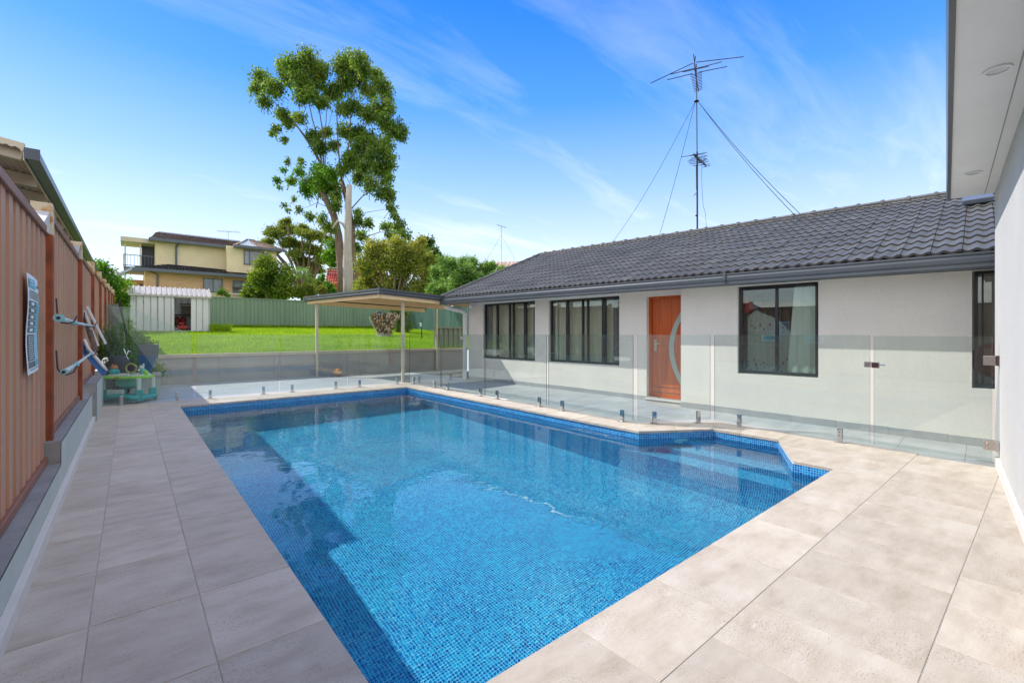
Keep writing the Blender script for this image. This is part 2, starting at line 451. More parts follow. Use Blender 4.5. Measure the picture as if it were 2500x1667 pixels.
MT = dict(
    trav=travertine(), mosaic=mosaic(), water=watermat(),
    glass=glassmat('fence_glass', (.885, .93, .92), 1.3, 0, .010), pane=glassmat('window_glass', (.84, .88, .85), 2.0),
    edge=mat('glass_edge', (.42, .62, .55), .15, var=.02, spec=.8),
    edged=mat('glass_end', (.10, .15, .14), .2, var=.02),
    grout=mat('grout', (.42, .385, .34), .8, var=.1, scale=9),
    patio=mat('grey_porcelain', (.40, .41, .41), .5, var=.13, scale=1.6, streak=(1, 3, 1), island=.05, bump=.05, bscale=120),
    groutd=mat('dark_grout', (.16, .16, .165), .8),
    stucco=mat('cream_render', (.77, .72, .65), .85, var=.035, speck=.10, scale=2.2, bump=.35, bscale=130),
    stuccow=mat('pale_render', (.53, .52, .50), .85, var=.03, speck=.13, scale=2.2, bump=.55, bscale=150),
    kerbc=mat('kerb_cement', (.27, .275, .28), .9, var=.15, scale=5, bump=.5, bscale=90),
    kerbf=mat('kerb_render', (.46, .50, .46), .85, var=.05, scale=3, bump=.25, bscale=90),
    white=mat('white_stone', (.62, .59, .54), .6, var=.06, scale=6),
    whitep=mat('white_paint', (.78, .78, .76), .4, var=.04, scale=4),
    soffit=mat('soffit_paint', (.80, .775, .73), .6, var=.035, scale=2, streak=(1.2, 4, 1)),
    skirt=mat('grey_skirting', (.36, .365, .365), .55, var=.1, scale=5, island=.06),
    roof=mat('charcoal_tile', (.088, .090, .082), .50, var=.2, scale=1.4, island=.18, bump=.2, bscale=60),
    rooff=mat('tile_edge', (.028, .025, .023), .8, var=.3, scale=6),
    gutter=mat('charcoal_gutter', (.065, .078, .092), .33, var=.1, scale=2, spec=.6),
    frame=mat('black_frame', (.018, .020, .023), .35, var=.1),
    chrome=mat('chrome', (.50, .52, .55), .10, 1, var=.05),
    steelb=mat('brushed_steel', (.55, .50, .46), .3, 1, var=.1),
    dark=mat('dark_gap', (.02, .02, .022), .8),
    brown=mat('fence_brown', (.47, .25, .16), .5, var=.10, scale=1.3, streak=(1, 1, .4), bump=.03),
    brownd=mat('fence_rail', (.25, .105, .065), .5, var=.2, scale=3),
    rust=mat('rusty_post', (.27, .062, .022), .75, var=.4, scale=5, bump=.25, bscale=60),
    tan=mat('tan_steel', (.80, .58, .32), .5, var=.06, scale=2),  # cream steel with the warm reflected light put into its colour
    cream=mat('cream_steel', (.60, .52, .38), .5, var=.08, scale=2),
    green=mat('fence_green', (.18, .26, .17), .5, var=.10, scale=1.0, streak=(1, 1, .3)),
    greend=mat('fence_teal', (.075, .155, .125), .5, var=.12, scale=1.0),
    greeno=mat('fence_olive', (.20, .235, .15), .5, var=.08),
    shed=mat('shed_metal', (.62, .62, .60), .45, .15, var=.10, scale=1.6, streak=(1, 1, .35)),
    shedr=mat('shed_roof', (.50, .47, .43), .5, .1, var=.08),
    conc=mat('concrete', (.36, .345, .325), .85, var=.1, scale=1.2, bump=.2),
    conct=mat('concrete_cap', (.52, .44, .33), .85, var=.12, scale=3),
    bark=mat('bark', (.21, .15, .105), .9, var=.35, scale=3, streak=(4, 4, .6), bump=.8, bscale=14),
    barkg=mat('dead_wood', (.46, .41, .35), .9, var=.22, scale=2.5, streak=(5, 5, .4), bump=.8, bscale=12),
    twig=mat('twig', (.26, .21, .16), .85, var=.25, scale=3),
    boards=mat('yellow_boards', (.76, .65, .38), .6, var=.10, scale=.6),
    brick=brickmat(),
    btile=mat('brown_roof', (.23, .165, .13), .8, var=.35, scale=5, island=.45, spec=.2),
    dtile=mat('dark_roof', (.05, .05, .055), .7, var=.3, scale=2.5, island=.4, spec=.2),
    rtile=mat('red_roof', (.45, .07, .045), .7, var=.25, scale=2.5, island=.35, spec=.2),
    grey=mat('grey_trim', (.10, .12, .15), .4),
    ant=mat('aerial_metal', (.022, .025, .03), .5, .2), antl=mat('aerial_alu', (.42, .44, .46), .4, .5),
    wire=mat('guy_wire', (.02, .05, .07), .5),
    wood=mat('split_log', (.20, .12, .075), .9, var=.5, scale=7, island=.55, bump=.6, bscale=30),
    blackp=mat('black_plastic', (.025, .025, .028), .5),
    soil=mat('soil', (.10, .075, .05), .95, var=.3, scale=8, bump=.6),
)

# ------------------------------------------------------------------ ground, lawn
def gz(x, y):
    if y <= 33.4: return .72 + .051 * (y - 14.4)
    return min(1.69 + .12 * (y - 33.4), 3.6)


g = M()
xs = [-300, -80, -30, -.8, 2, 5, 8, 11, 14, 17, 30, 60, 150, 400]
ys = [14.42, 18, 22, 26, 30, 33.4, 38, 43, 50, 80, 200, 600]
for i in range(len(xs) - 1):
    for j in range(len(ys) - 1):
        g.poly([(x, y, gz(x, y)) for x, y in ((xs[i], ys[j]), (xs[i + 1], ys[j]), (xs[i + 1], ys[j + 1]), (xs[i], ys[j + 1]))])
lawnm = bpy.data.materials.new('lawn'); lawnm.use_nodes = True
t = NT(lawnm.node_tree); b = lawnm.node_tree.nodes['Principled BSDF']
ge = t.n('ShaderNodeNewGeometry')
n = t.noise(ge.outputs['Position'], 1.2, 6, .7)
t.l(t.ramp(n, [(.3, (.10, .20, .008)), (.6, (.20, .32, .012)), (.8, (.28, .38, .02))]), b.inputs['Base Color'])
b.inputs['Roughness'].default_value = .9
bp = t.n('ShaderNodeBump'); bp.inputs['Strength'].default_value = 1; bp.inputs['Distance'].default_value = .04
t.l(t.noise(ge.outputs['Position'], 30, 3), bp.inputs['Height']); t.l(bp.outputs[0], b.inputs['Normal'])
obj('lawn', g, lawnm, kind='structure')
# lower ground round the house and pool, with the pool dug out of it
g = M()
for x0, y0, x1, y1 in ((-300, -300, .3, 14.5), (6.6, -300, 400, 14.5), (.3, -300, 6.6, 1.0), (.3, 10.6, 6.6, 14.5)):
    g.poly([(x0, y0, -.16), (x1, y0, -.16), (x1, y1, -.16), (x0, y1, -.16)])
obj('ground', g, MT['soil'], kind='structure')


def blades(name, n, region, h, spread, matl, kind='stuff', zf=gz, label=None, cat=None, parent=None):
    x = region[0] + rng.random(n) * (region[2] - region[0]); y = region[1] + (rng.random(n) ** 1.15) * (region[3] - region[1])
    z = np.array([zf(a, b_) for a, b_ in zip(x, y)])
    ang = rng.random(n) * 6.283; wd = spread * (.6 + rng.random(n) * .8); hh = h * (.5 + rng.random(n))
    v = np.zeros((n, 3, 3))
    v[:, 0] = np.stack([x - np.cos(ang) * wd, y - np.sin(ang) * wd, z - .01], 1)
    v[:, 1] = np.stack([x + np.cos(ang) * wd, y + np.sin(ang) * wd, z - .01], 1)
    lean = (rng.random((n, 2)) - .5) * h * 1.2
    v[:, 2] = np.stack([x + lean[:, 0], y + lean[:, 1], z + hh], 1)
    return tri_mesh(name, v.reshape(-1, 3), 3, matl, kind=kind, label=label, cat=cat, parent=parent)


def tri_mesh(name, v, k, matl, kind=None, label=None, cat=None, group=None, parent=None, org=None):
    n = len(v) // k
    if parent is not None: org = WL[parent.name]
    elif org is None: org = Vector((0, 0, 0))
    v = v - np.array(org)[None]
    me = bpy.data.meshes.new(name); me.vertices.add(len(v)); me.vertices.foreach_set('co', v.astype(np.float32).ravel())
    me.loops.add(n * k); me.loops.foreach_set('vertex_index', np.arange(n * k, dtype=np.int32))
    me.polygons.add(n); me.polygons.foreach_set('loop_start', np.arange(0, n * k, k, dtype=np.int32))
    me.update(calc_edges=True); me.materials.append(matl)
    o = bpy.data.objects.new(name, me); C.objects.link(o)
    if parent is not None: o.parent = parent
    else: o.location = org
    WL[o.name] = Vector(org)
    return setp(o, label, cat, group, kind)


LM = dict(
    grass=leafmat('grass_blade', (.14, .27, .008), (.27, .42, .012), (.42, .50, .03), .5),
    gum=leafmat('gum_leaf', (.055, .12, .025), (.17, .28, .045), (.36, .42, .10), .48),
    lime=leafmat('lime_leaf', (.05, .15, .012), (.14, .32, .02), (.30, .46, .04), .42),
    ficus=leafmat('round_tree_leaf', (.035, .09, .012), (.16, .25, .022), (.42, .46, .06), .4),
    acacia=leafmat('acacia_leaf', (.09, .14, .03), (.21, .26, .05), (.36, .38, .10), .45),
    gold=leafmat('golden_leaf', (.12, .18, .03), (.30, .33, .065), (.54, .44, .13), .45),
    bamboo=leafmat('bamboo_leaf', (.06, .14, .04), (.20, .36, .08), (.46, .58, .24), .4),
    red=leafmat('red_tip_leaf', (.07, .15, .02), (.22, .24, .03), (.42, .14, .05)),
    dark=leafmat('dark_leaf', (.04, .09, .02), (.09, .17, .03), (.18, .27, .05)),
    shrub=leafmat('shrub_leaf', (.05, .12, .015), (.12, .24, .025), (.24, .38, .06)),
)
gr = blades('grass', 150000, (-.45, 14.42, 16.9, 33.2), .055, .010, LM['grass'])


blades('fence_line_grass', 9000, (3.1, 32.95, 16.8, 33.14), .16, .014, LM['grass'])
blades('wall_edge_grass', 9000, (-.3, 14.41, 9.8, 14.60), .06, .008, LM['grass'])
blades('lawn_tufts', 5000, (-.4, 14.5, 16.5, 33.0), .11, .014, LM['grass'])


def leaves(cl, n, size, ratio=.45, droop=0., sub=7, subr=.42, flat=1.0):
    """cl: list of (x,y,z,r). n leaves over all, clumped; returns verts of quads"""
    cl = np.array(cl, float); wts = cl[:, 3] ** 2.3; wts /= wts.sum()
    out = []
    for (x, y, z, r), wt in zip(cl, wts):
        k = max(int(n * wt), 8)
        d = rng.normal(size=(sub, 3)); d /= np.linalg.norm(d, axis=1)[:, None]
        sc_ = (rng.random((sub, 1)) ** .4) * r * .8
        cen = d * sc_ * np.array([1, 1, flat])
        idx = rng.integers(0, sub, k)
        p = cen[idx] + rng.normal(size=(k, 3)) * r * subr * .62 * np.array([1, 1, flat]) + np.array([x, y, z])
        a = rng.normal(size=(k, 3)); a[:, 2] -= droop * 2.2; a /= np.linalg.norm(a, axis=1)[:, None]
        q = rng.normal(size=(k, 3)); s_ = np.cross(a, q); s_ /= np.linalg.norm(s_, axis=1)[:, None] + 1e-9
        L = size * (.65 + .7 * rng.random((k, 1)))
        W_ = L * ratio
        v = np.stack([p, p + a * L * .5 + s_ * W_ * .5, p + a * L, p + a * L * .5 - s_ * W_ * .5], 1)
        out.append(v.reshape(-1, 3))
    return np.concatenate(out)


def tree(name, base, trunks, cl, n, size, lm, label, cat='tree', group=None, bark=None, ratio=.45, droop=0., sub=7, subr=.42, flat=1.0, extra=None):
    tr = thing(name, base, label, cat, group)
    m_ = M()
    for pts, r0, r1 in trunks:
        k = len(pts); m_.tube(pts, [r0 + (r1 - r0) * i / (k - 1) for i in range(k)], 7)
    obj('trunk', m_, bark or MT['bark'], tr, smooth=True)
    tri_mesh('crown', leaves(cl, n, size, ratio, droop, sub, subr, flat), 4, lm, parent=tr)
    return tr


# ------------------------------------------------------------------ pool
POOL = [(.66, 1.33), (5.10, 1.34), (5.10, 1.69), (6.02, 2.16), (6.01, 2.94), (5.12, 3.51), (5.11, 10.02), (.66, 9.95)]
DEPTH = -1.42
m = M()
def uvwall(a, b, z0, z1, m, u0=0):
    L = math.dist(a, b)
    m.poly([(a[0], a[1], z0), (b[0], b[1], z0), (b[0], b[1], z1), (a[0], a[1], z1)], [(u0, z0), (u0 + L, z0), (u0 + L, z1), (u0, z1)])
nP = len(POOL); ctr = Vector((3, 5.5))
for i in range(nP):
    a, bq = POOL[i], POOL[(i + 1) % nP]
    uvwall(a, bq, DEPTH, -.026, m, i * .7)
m.poly([(x, y, DEPTH) for x, y in POOL], [(x, y) for x, y in POOL])
# entry steps in the corner bay
def step(x0, x1, z, m):
    def yl(x): return 1.69 + (x - 5.10) * .511 if x > 5.1 else 1.34
    def yh(x): return 3.51 - (x - 5.12) * .64 if x > 5.12 else 3.72
    def pt(x, y): return (x, y, z)
    pts = [(x0, yl(x0)), (x1, yl(min(x1, 6.0))), (x1, yh(min(x1, 6.0))), (x0, yh(x0))]
    m.poly([pt(*p) for p in pts], [(p[0], p[1]) for p in pts])
    uvwall((x0, yh(x0)), (x0, yl(x0)), z - .3, z, m, .3)
step(5.62, 6.03, -.24, m); step(5.36, 5.63, -.44, m); step(5.08, 5.37, -.64, m)
cove = [(5.08, -.64), (5.07, -.86), (5.03, -1.06), (4.95, -1.24), (4.82, -1.36), (4.64, DEPTH + .002)]
L_ = 0
for (xa, za), (xb, zb) in zip(cove[:-1], cove[1:]):
    d_ = math.hypot(xa - xb, za - zb)
    m.poly([(xa, 1.34, za), (xa, 3.72, za), (xb, 3.72, zb), (xb, 1.34, zb)], [(1.34, -L_), (3.72, -L_), (3.72, -L_ - d_), (1.34, -L_ - d_)]); L_ += d_
m.poly([(x, 3.72, z) for x, z in cove] + [(5.12, 3.72, DEPTH), (5.12, 3.72, -.64)], [(x, z) for x, z in cove] + [(5.12, DEPTH), (5.12, -.64)])
pool = obj('pool_basin', m, MT['mosaic'], kind='structure')
PLN = Vector((-.54, -.84, 0)); pc_ = Vector((5.62, 3.20, -.235)) + PLN * .004
m = M(); m.tube([pc_, pc_ + PLN * .02], .10, 20); pf = obj('pool_light', m, mat('pale_disc', (.55, .75, .80), .4), label='round pale light fitting set in the pool wall by the steps', cat='pool light')
pf.cycles.is_caustics_receiver = True
pool.cycles.is_caustics_receiver = True
m = M(); m.poly([(x, y, -.115) for x, y in POOL])
wat = obj('pool_water', m, MT['water'], kind='structure', smooth=True)
wat.cycles.is_caustics_caster = True

# ------------------------------------------------------------------ travertine paving
pv = M()
GAP = .0025
def tile(pts, z=0, th=.032):
    """a paver with a narrow joint round it, over the grout bed"""
    cx_ = sum(p[0] for p in pts) / len(pts); cy_ = sum(p[1] for p in pts) / len(pts)
    sh = []
    for x, y in pts:
        dx, dy = x - cx_, y - cy_; L = math.hypot(dx, dy)
        sh.append((x - GAP * 1.3 * dx / L, y - GAP * 1.3 * dy / L))
    pv.cur = 0; pv.prism(sh, z - th, z)
    pv.cur = 1; pv.poly([(x, y, z - .003) for x, y in pts])
def row(x0, x1, ys_):
    for a_, b_ in zip(ys_[:-1], ys_[1:]): tile([(x0, a_), (x1, a_), (x1, b_), (x0, b_)])
yj = [-.95, -.34, .27, .90] + [1.49 + .61 * i for i in range(15)]
yj = [y for y in yj if y < 10.0] + [10.38, 10.78]
row(.26, .672, [.93] + [y for y in yj if y > 1.2])
row(-.14, .26, yj); row(-.40, -.14, yj)
xc = [.672, 1.49] + [2.10 + .61 * i for i in range(5)] + [5.10]
for a_, b_ in zip(xc[:-1], xc[1:]): tile([(a_, .93), (b_, .93), (b_, 1.345), (a_, 1.345)])
tile([(5.10, .93), (5.75, .93), (5.75, 2.015), (5.10, 1.68)])
tile([(5.75, .93), (6.46, .93), (6.47, 2.16), (6.01, 2.15), (5.75, 2.015)])
tile([(6.01, 2.15), (6.47, 2.16), (6.50, 2.72), (6.0, 2.6)])
tile([(6.0, 2.6), (6.50, 2.72), (6.52, 3.20), (6.0, 2.95)])
tile([(5.56, 3.22), (6.0, 2.95), (6.52, 3.20), (6.0, 3.55)])
tile([(5.11, 3.50), (5.56, 3.22), (6.0, 3.55), (5.56, 3.86)])
xr = [.26 + .406 * i for i in range(-3, 16)]
for a_, b_ in zip(xr[:-1], xr[1:]):
    if b_ > .26: tile([(max(a_, .26), .32), (min(b_, 6.46), .32), (min(b_, 6.46), .93), (max(a_, .26), .93)])
for k, (ya, yb) in enumerate(((-.29, .32), (-.9, -.29))):
    for i in range(18):
        a_ = .12 + .406 * i
        tile([(a_, ya), (min(a_ + .406, 7.1), ya), (min(a_ + .406, 7.1), yb), (a_, yb)])
ycr = [3.86] + [4.05 + .61 * i for i in range(10)] + [10.02]
for a_, b_ in zip(ycr[:-1], ycr[1:]): tile([(5.098, a_), (5.56, a_), (5.56, b_), (5.098, b_)])
tile([(5.11, 3.50), (5.56, 3.86), (5.099, 3.86)])
xf = [.672 + .61 * i for i in range(8)] + [5.56]
for a_, b_ in zip(xf[:-1], xf[1:]):
    ym = 10.38
    y0a, y0b = 9.94 + (a_ - .66) * .0157, 9.94 + (b_ - .66) * .0157
    tile([(a_, y0a), (b_, y0b), (b_, ym), (a_, ym)]); tile([(a_, ym), (b_, ym), (b_, 10.80), (a_, 10.80)])
obj('pool_paving', pv, [MT['trav'], MT['grout']], kind='structure', bev=.0025)

# ------------------------------------------------------------------ patio
al = R(4.2)
AL = Vector((-math.sin(al), math.cos(al), 0)); NO = Vector((math.cos(al), math.sin(al), 0)); HO = Vector((7.8, .9, 0))
def hp(s, t_, z=0): return HO + s * AL + t_ * NO + Vector((0, 0, z))
def pz(y): return min(-.07 + .0108 * (y - .9), -.006)
pm = M()
def ptile(pts):
    """one large porcelain tile, top following the fall of the patio"""
    cx_ = sum(p[0] for p in pts) / 4; cy_ = sum(p[1] for p in pts) / 4; sh = []
    for x, y in pts:
        dx, dy = x - cx_, y - cy_; L = math.hypot(dx, dy); sh.append((x - .003 * dx / L, y - .003 * dy / L))
    pm.cur = 0; pm.prism(sh, lambda p: pz(p[1]) - .03, lambda p: pz(p[1]))
    pm.cur = 1; pm.poly([(x, y, pz(y) - .002) for x, y in pts])
for i in range(-2, 24):
    for j in range(0, 16):
        s0 = .36 + .575 * i; t1 = .28 - .6 * j; P_ = [hp(s0, t1 - .6), hp(s0, t1), hp(s0 + .575, t1), hp(s0 + .575, t1 - .6)]
        pts = [(p.x, p.y) for p in P_]
        cxx = sum(p[0] for p in pts) / 4; cyy = sum(p[1] for p in pts) / 4
        if cyy > 14.6 or cyy < -.3: continue
        inpool = all(p[0] < 5.52 and p[1] < 10.78 for p in pts) or all(p[0] < 6.44 and p[1] < 3.2 for p in pts) or cxx < -.6
        if inpool: continue
        if any(p[0] < 6.05 and p[1] < 3.35 for p in pts): continue
        if any(.3 < p[0] < 5.2 and p[1] < 10.0 for p in pts): continue
        ptile(pts)
obj('patio', pm, [MT['patio'], MT['groutd']], kind='structure')

# ------------------------------------------------------------------ retaining wall, planter, kerb
m = M(); m.cur = 0
for i in range(7):
    x0 = .48 + i * 1.33; m.box(x0, 14.3, -.15, x0 + 1.327, 14.42, .66)
m.cur = 1; m.box(-.4, 14.27, .66, 9.9, 14.47, .75)
obj('retaining_wall', m, [MT['conc'], MT['conct']], label='grey concrete retaining wall with pale cap below the lawn', cat='retaining wall', bev=.006)
pl = thing('planter_box', (0.05, 11.9, 0), 'low grey rendered planter box behind the baby walker', 'planter')
m = M(); m.box(-.42, 11.9, -.1, .48, 12.0, .40); m.box(.38, 12.0, -.1, .48, 14.27, .40); obj('wall', m, MT['kerbf'], pl)
m = M(); m.box(-.42, 11.87, .40, .50, 12.02, .455); m.box(.36, 12.02, .40, .50, 14.26, .455); obj('coping', m, MT['conct'], pl, bev=.006)
m = M(); m.poly([(-.5, 12.0, .38), (.38, 12.0, .38), (.38, 14.27, .38), (-.5, 14.27, .38)]); obj('soil', m, MT['soil'], pl)

kb = thing('kerb_wall', (-.5, 3, 0), 'stepped grey rendered kerb wall under the brown fence', 'wall')
for y0, y1, zt, xf_ in ((-2, 5.08, .25, -.42), (5.08, 8.95, .425, -.42), (8.95, 11.9, .56, -.375)):
    m = M(); m.cur = 1; m.box(-.75, y0, -.15, xf_ - .004, y1, zt - .012); m.cur = 0; m.box(-.75, y0, zt - .012, xf_, y1, zt)
    m.cur = 2; m.poly([(xf_, y0, -.1), (xf_, y1, -.1), (xf_, y1, zt - .002), (xf_, y0, zt - .002)])
    obj('wall_step', m, [MT['kerbc'], MT['kerbc'], MT['kerbf']], kb)
m = M()
y = -2
while y < 8.9:
    m.box(-.42, y, 0, -.385, min(y + .608, 8.93), .085); y += .61
obj('skirting', m, MT['white'], kb, bev=.003)

# ------------------------------------------------------------------ brown fence on the left
fy = [-3.0, 0.1, 2.65, 5.2, 8.1, 10.7, 13.3, 15.9, 18.5, 21.1, 23.7]
ftop = [1.95, 2.02, 2.06, 2.09, 2.25, 2.32, 2.42, 2.5, 2.6, 2.7, 2.8]
fpost = [2.1, 2.2, 2.3, 2.32, 2.46, 2.52, 2.62, 2.7, 2.8, 2.9, 3.0]
fb = thing('brown_fence', (-.53, 5, .2), 'brown ribbed steel fence with rusty posts along the left side', 'fence')
def kz(y): return .25 if y < 5.1 else .425 if y < 8.95 else .56 if y < 11.9 else max(.5, gz(0, y))
ribs = [(0, 0), (.50, 0), (.55, -.07), (.88, -.07), (.96, 0)]
for i in range(len(fy) - 1):
    y0, y1 = fy[i] + .06, fy[i + 1] - .06; zb = kz((fy[i] + fy[i + 1]) / 2) + .05; zt = ftop[i + 1]
    m = M(); m.corr((-.515, y0, zb), (-.515, y1, zb), (-.515, y0, zt), (-.515, y1, zt), ribs, .205, (1, 0, 0))
    pn = obj('panel', m, MT['brown'], fb)
    m = M(); m.box(-.565, y0, zt - .03, -.495, y1, zt + .03); obj('top_rail', m, MT['brownd'], pn, bev=.006)
    m = M(); m.box(-.56, y0, zb - .045, -.495, y1, zb + .012); obj('bottom_rail', m, MT['brownd'], pn, bev=.006)
    y = fy[i + 1]
    m = M(); m.cur = 0; m.box(-.60, y - .05, kz(y - .1) - .02, -.475, y + .05, zt - .02)
    m.cur = 1; m.box(-.60, y - .05, zt - .02, -.475, y + .05, fpost[i + 1])
    obj('post', m, [MT['rust'], None], fb, bev=.004)
def creamrust():
    m = bpy.data.materials.new('cream_rust'); m.use_nodes = True
    t = NT(m.node_tree); b = m.node_tree.nodes['Principled BSDF']; g_ = t.n('ShaderNodeTexCoord')
    n_ = t.noise(g_.outputs['Object'], 9, 6, .7)
    t.l(t.ramp(n_, [(.5, (.62, .52, .34)), (.58, (.50, .24, .06)), (.68, (.20, .06, .03))]), b.inputs['Base Color'])
    b.inputs['Roughness'].default_value = .75
    return m
cr = creamrust()
for o in list(bpy.data.objects):
    if o.name.startswith('post') and o.parent is fb: o.data.materials[1] = cr
m = M()
for i, y in enumerate((5.2, 8.1)):  # folded flashing wedged between the post head and the panel
    z = ftop[3 + i]
    m = M(); m.prism([(-.60, y - .30), (-.50, y - .30), (-.49, y - .055), (-.61, y - .055)], z - .02, lambda p, yy=y, zz=z: zz + (.16 if p[1] > yy - .1 else .03))
    obj('bent_flashing', m, MT['conc'] if i else MT['shed'], fb)
# ------------------------------------------------------------------ safety poster on the fence
ps = thing('safety_poster', (-.5, 4.35, 1.0), 'curled white and blue chart poster fixed to the brown fence', 'poster')
def pcol(name, col): return mat(name, col, .5, var=.03)
pw, pb, pk, plb = pcol('poster_white', (.78, .82, .84)), pcol('poster_blue', (.14, .45, .58)), pcol('poster_dark', (.14, .155, .17)), pcol('poster_light_blue', (.32, .62, .72))
def psurf(a, bb, off=0):  # a across 0..1, bb up 0..1
    y = 4.10 + .43 * a; cur = .006 * math.sin(a * 3.14) + .005 * math.cos(bb * 7.5 + .6)
    return (-.492 + cur + off, y, 1.02 + .64 * bb - .03 * a * (bb - .5))
m = M(); NA, NB = 8, 20
for i in range(NA):
    for j in range(NB):
        m.poly([psurf((i + p) / NA, (j + q) / NB) for p, q in ((0, 0), (1, 0), (1, 1), (0, 1))])
obj('sheet', m, pw, ps, smooth=True)
def pr(a0, a1, b0, b1, mt, nm, off=.003):
    m = M(); n_ = max(1, int((b1 - b0) * 20) + 1); k_ = max(1, int((a1 - a0) * 6) + 1)
    for i in range(k_):
        for j in range(n_):
            m.poly([psurf(a0 + (a1 - a0) * (i + p) / k_, b0 + (b1 - b0) * (j + q) / n_, off) for p, q in ((0, 0), (1, 0), (1, 1), (0, 1))])
    return m
mm = M()
def addm(dst, src, cur):
    bq = len(dst.v); dst.v += src.v; dst.f += [tuple(bq + i for i in f) for f in src.f]; dst.mi += [cur] * len(src.f); dst.uv += src.uv
addm(mm, pr(.06, .55, .865, .955, pb, ''), 0)
addm(mm, pr(.1, .5, .925, .935, pw, '', .005), 2); addm(mm, pr(.1, .5, .895, .903, pw, '', .005), 2)
addm(mm, pr(.7, .95, .90, .925, pw, ''), 1)
for k in range(5):
    addm(mm, pr(.08, .95 - .1 * (k % 2), .83 - k * .018, .838 - k * .018, pw, ''), 1)
for k in range(5):
    b1_ = .735 - k * .066
    addm(mm, pr(.08, .50, b1_ - .058, b1_, pk, ''), 1); addm(mm, pr(.54, .96, b1_ - .058, b1_, pb, ''), 0)
    addm(mm, pr(.16, .38, b1_ - .045, b1_ - .015, pw, '', .005), 2)
    addm(mm, pr(.6, .9, b1_ - .034, b1_ - .026, plb, '', .005), 3)
addm(mm, pr(.08, .50, .13, .395, pk, ''), 1); addm(mm, pr(.54, .96, .13, .395, pb, ''), 3)
for k in range(11): addm(mm, pr(.12, .46, .15 + k * .022, .156 + k * .022, pw, '', .005), 2)
addm(mm, pr(.08, .5, .06, .12, pk, ''), 1); addm(mm, pr(.54, .96, .06, .12, pb, ''), 0)
addm(mm, pr(.1, .9, .035, .042, pw, ''), 1)
obj('print', mm, [pb, pk, pw, plb], ps)

# ------------------------------------------------------------------ pool poles on hooks
skyb = mat('pale_blue_pole', (.54, .64, .62), .35, .2, var=.12, scale=6)
def pole(name, y0, z0, y1, z1, label, fat):
    p = thing(name, (-.41, y0, z0), label, 'pool pole')
    mids = [(-.405, y0, z0), (-.405, y0 + (y1 - y0) * .3, z0 + (z1 - z0) * .3 - .01)]
    m = M(); m.tube(mids, .018, 10); m.tube([mids[1], (-.40, y1, z1)], .014, 10); obj('pole', m, skyb, p, smooth=True)
    m = M(); m.tube([(-.405, mids[1][1] - .05, mids[1][2]), (-.405, mids[1][1] + .05, mids[1][2])], .025, 10); obj('collar', m, mat('collar_blue', (.22, .48, .52), .4), p, smooth=True)
    m = M(); m.cur = 0; m.tube([(-.405, y0 - .03, z0), (-.405, y0 + .05, z0)], fat, 14); m.cur = 1; m.tube([(-.405, y0 - .034, z0), (-.405, y0 - .02, z0)], .012, 10)
    obj('end_grip', m, [mat('grip_blue', (.25, .50, .55), .4), MT['blackp']], p, smooth=False)
    return p
p1 = pole('skimmer_pole', 4.74, 1.395, 8.85, 1.385, 'upper pale blue pool pole carrying the white leaf skimmer', .030)
m = M(); m.beam((-.47, 8.85, 1.66), (-.28, 9.05, 1.13), .03, .055, (0, 1, 0)); m.beam((-.50, 8.8, 1.60), (-.36, 9.0, 1.10), .03, .02, (0, 1, 0)); obj('skimmer_frame', m, MT['whitep'], p1, bev=.006)
m = M()
for j in range(6):
    for k in range(4):
        def q(a, b_): return (-.47 + .12 * a - .05 * math.sin(b_ * 3), 8.86 + .12 * b_ + .03 * math.sin(a * 5), 1.55 - .5 * a - .13 * b_ * (1 + math.sin(a * 4) * .5))
        m.poly([q((j + x_) / 6, (k + y_) / 4) for x_, y_ in ((0, 0), (1, 0), (1, 1), (0, 1))])
obj('net', m, mat('grey_net', (.36, .32, .31), .9, var=.3, scale=20), p1, smooth=True)
p2 = pole('brush_pole', 5.08, .975, 8.55, 1.02, 'lower pale blue pool pole carrying the blue bristled brush', .022)
m = M(); m.tube([(-.47, 8.3, 1.20), (-.44, 8.38, 1.08), (-.38, 8.5, .97), (-.30, 8.6, .83), (-.255, 8.65, .76)], [.018, .022, .022, .022, .016], 8); obj('brush_back', m, MT['whitep'], p2, smooth=True)
m = M()
bk = [(-.47, 8.3, 1.20), (-.44, 8.38, 1.08), (-.38, 8.5, .97), (-.30, 8.6, .83), (-.255, 8.65, .76)]
for a_, b_ in zip(bk[:-1], bk[1:]):
    a_ = Vector(a_); b_ = Vector(b_); dn = Vector((-.045, .0, -.075))
    m.hexa([a_ + Vector((-.012, 0, 0)), b_ + Vector((-.012, 0, 0)), b_ + dn, a_ + dn, a_ + Vector((.012, .03, 0)), b_ + Vector((.012, .03, 0)), b_ + dn + Vector((.02, .03, 0)), a_ + dn + Vector((.02, .03, 0))])
obj('bristles', m, mat('blue_bristle', (.05, .16, .38), .8, var=.3, scale=60), p2)
for k, (y, z, nm) in enumerate(((5.32, 1.40, 'near hook under the upper pool pole'), (8.35, 1.40, 'far hook under the upper pool pole'), (5.32, .97, 'near hook under the lower pool pole'), (8.35, 1.01, 'far hook under the lower pool pole'))):
    m = M(); m.tube([(-.47, y, z + .17), (-.462, y, z + .02), (-.44, y + .01, z - .03), (-.405, y + .04, z - .036), (-.37, y + .09, z - .02), (-.355, y + .13, z + .03)], .006, 7)
    obj('pole_hook', m, MT['blackp'], label='black plastic ' + nm, cat='hook', group='black hooks on the brown fence', smooth=True)

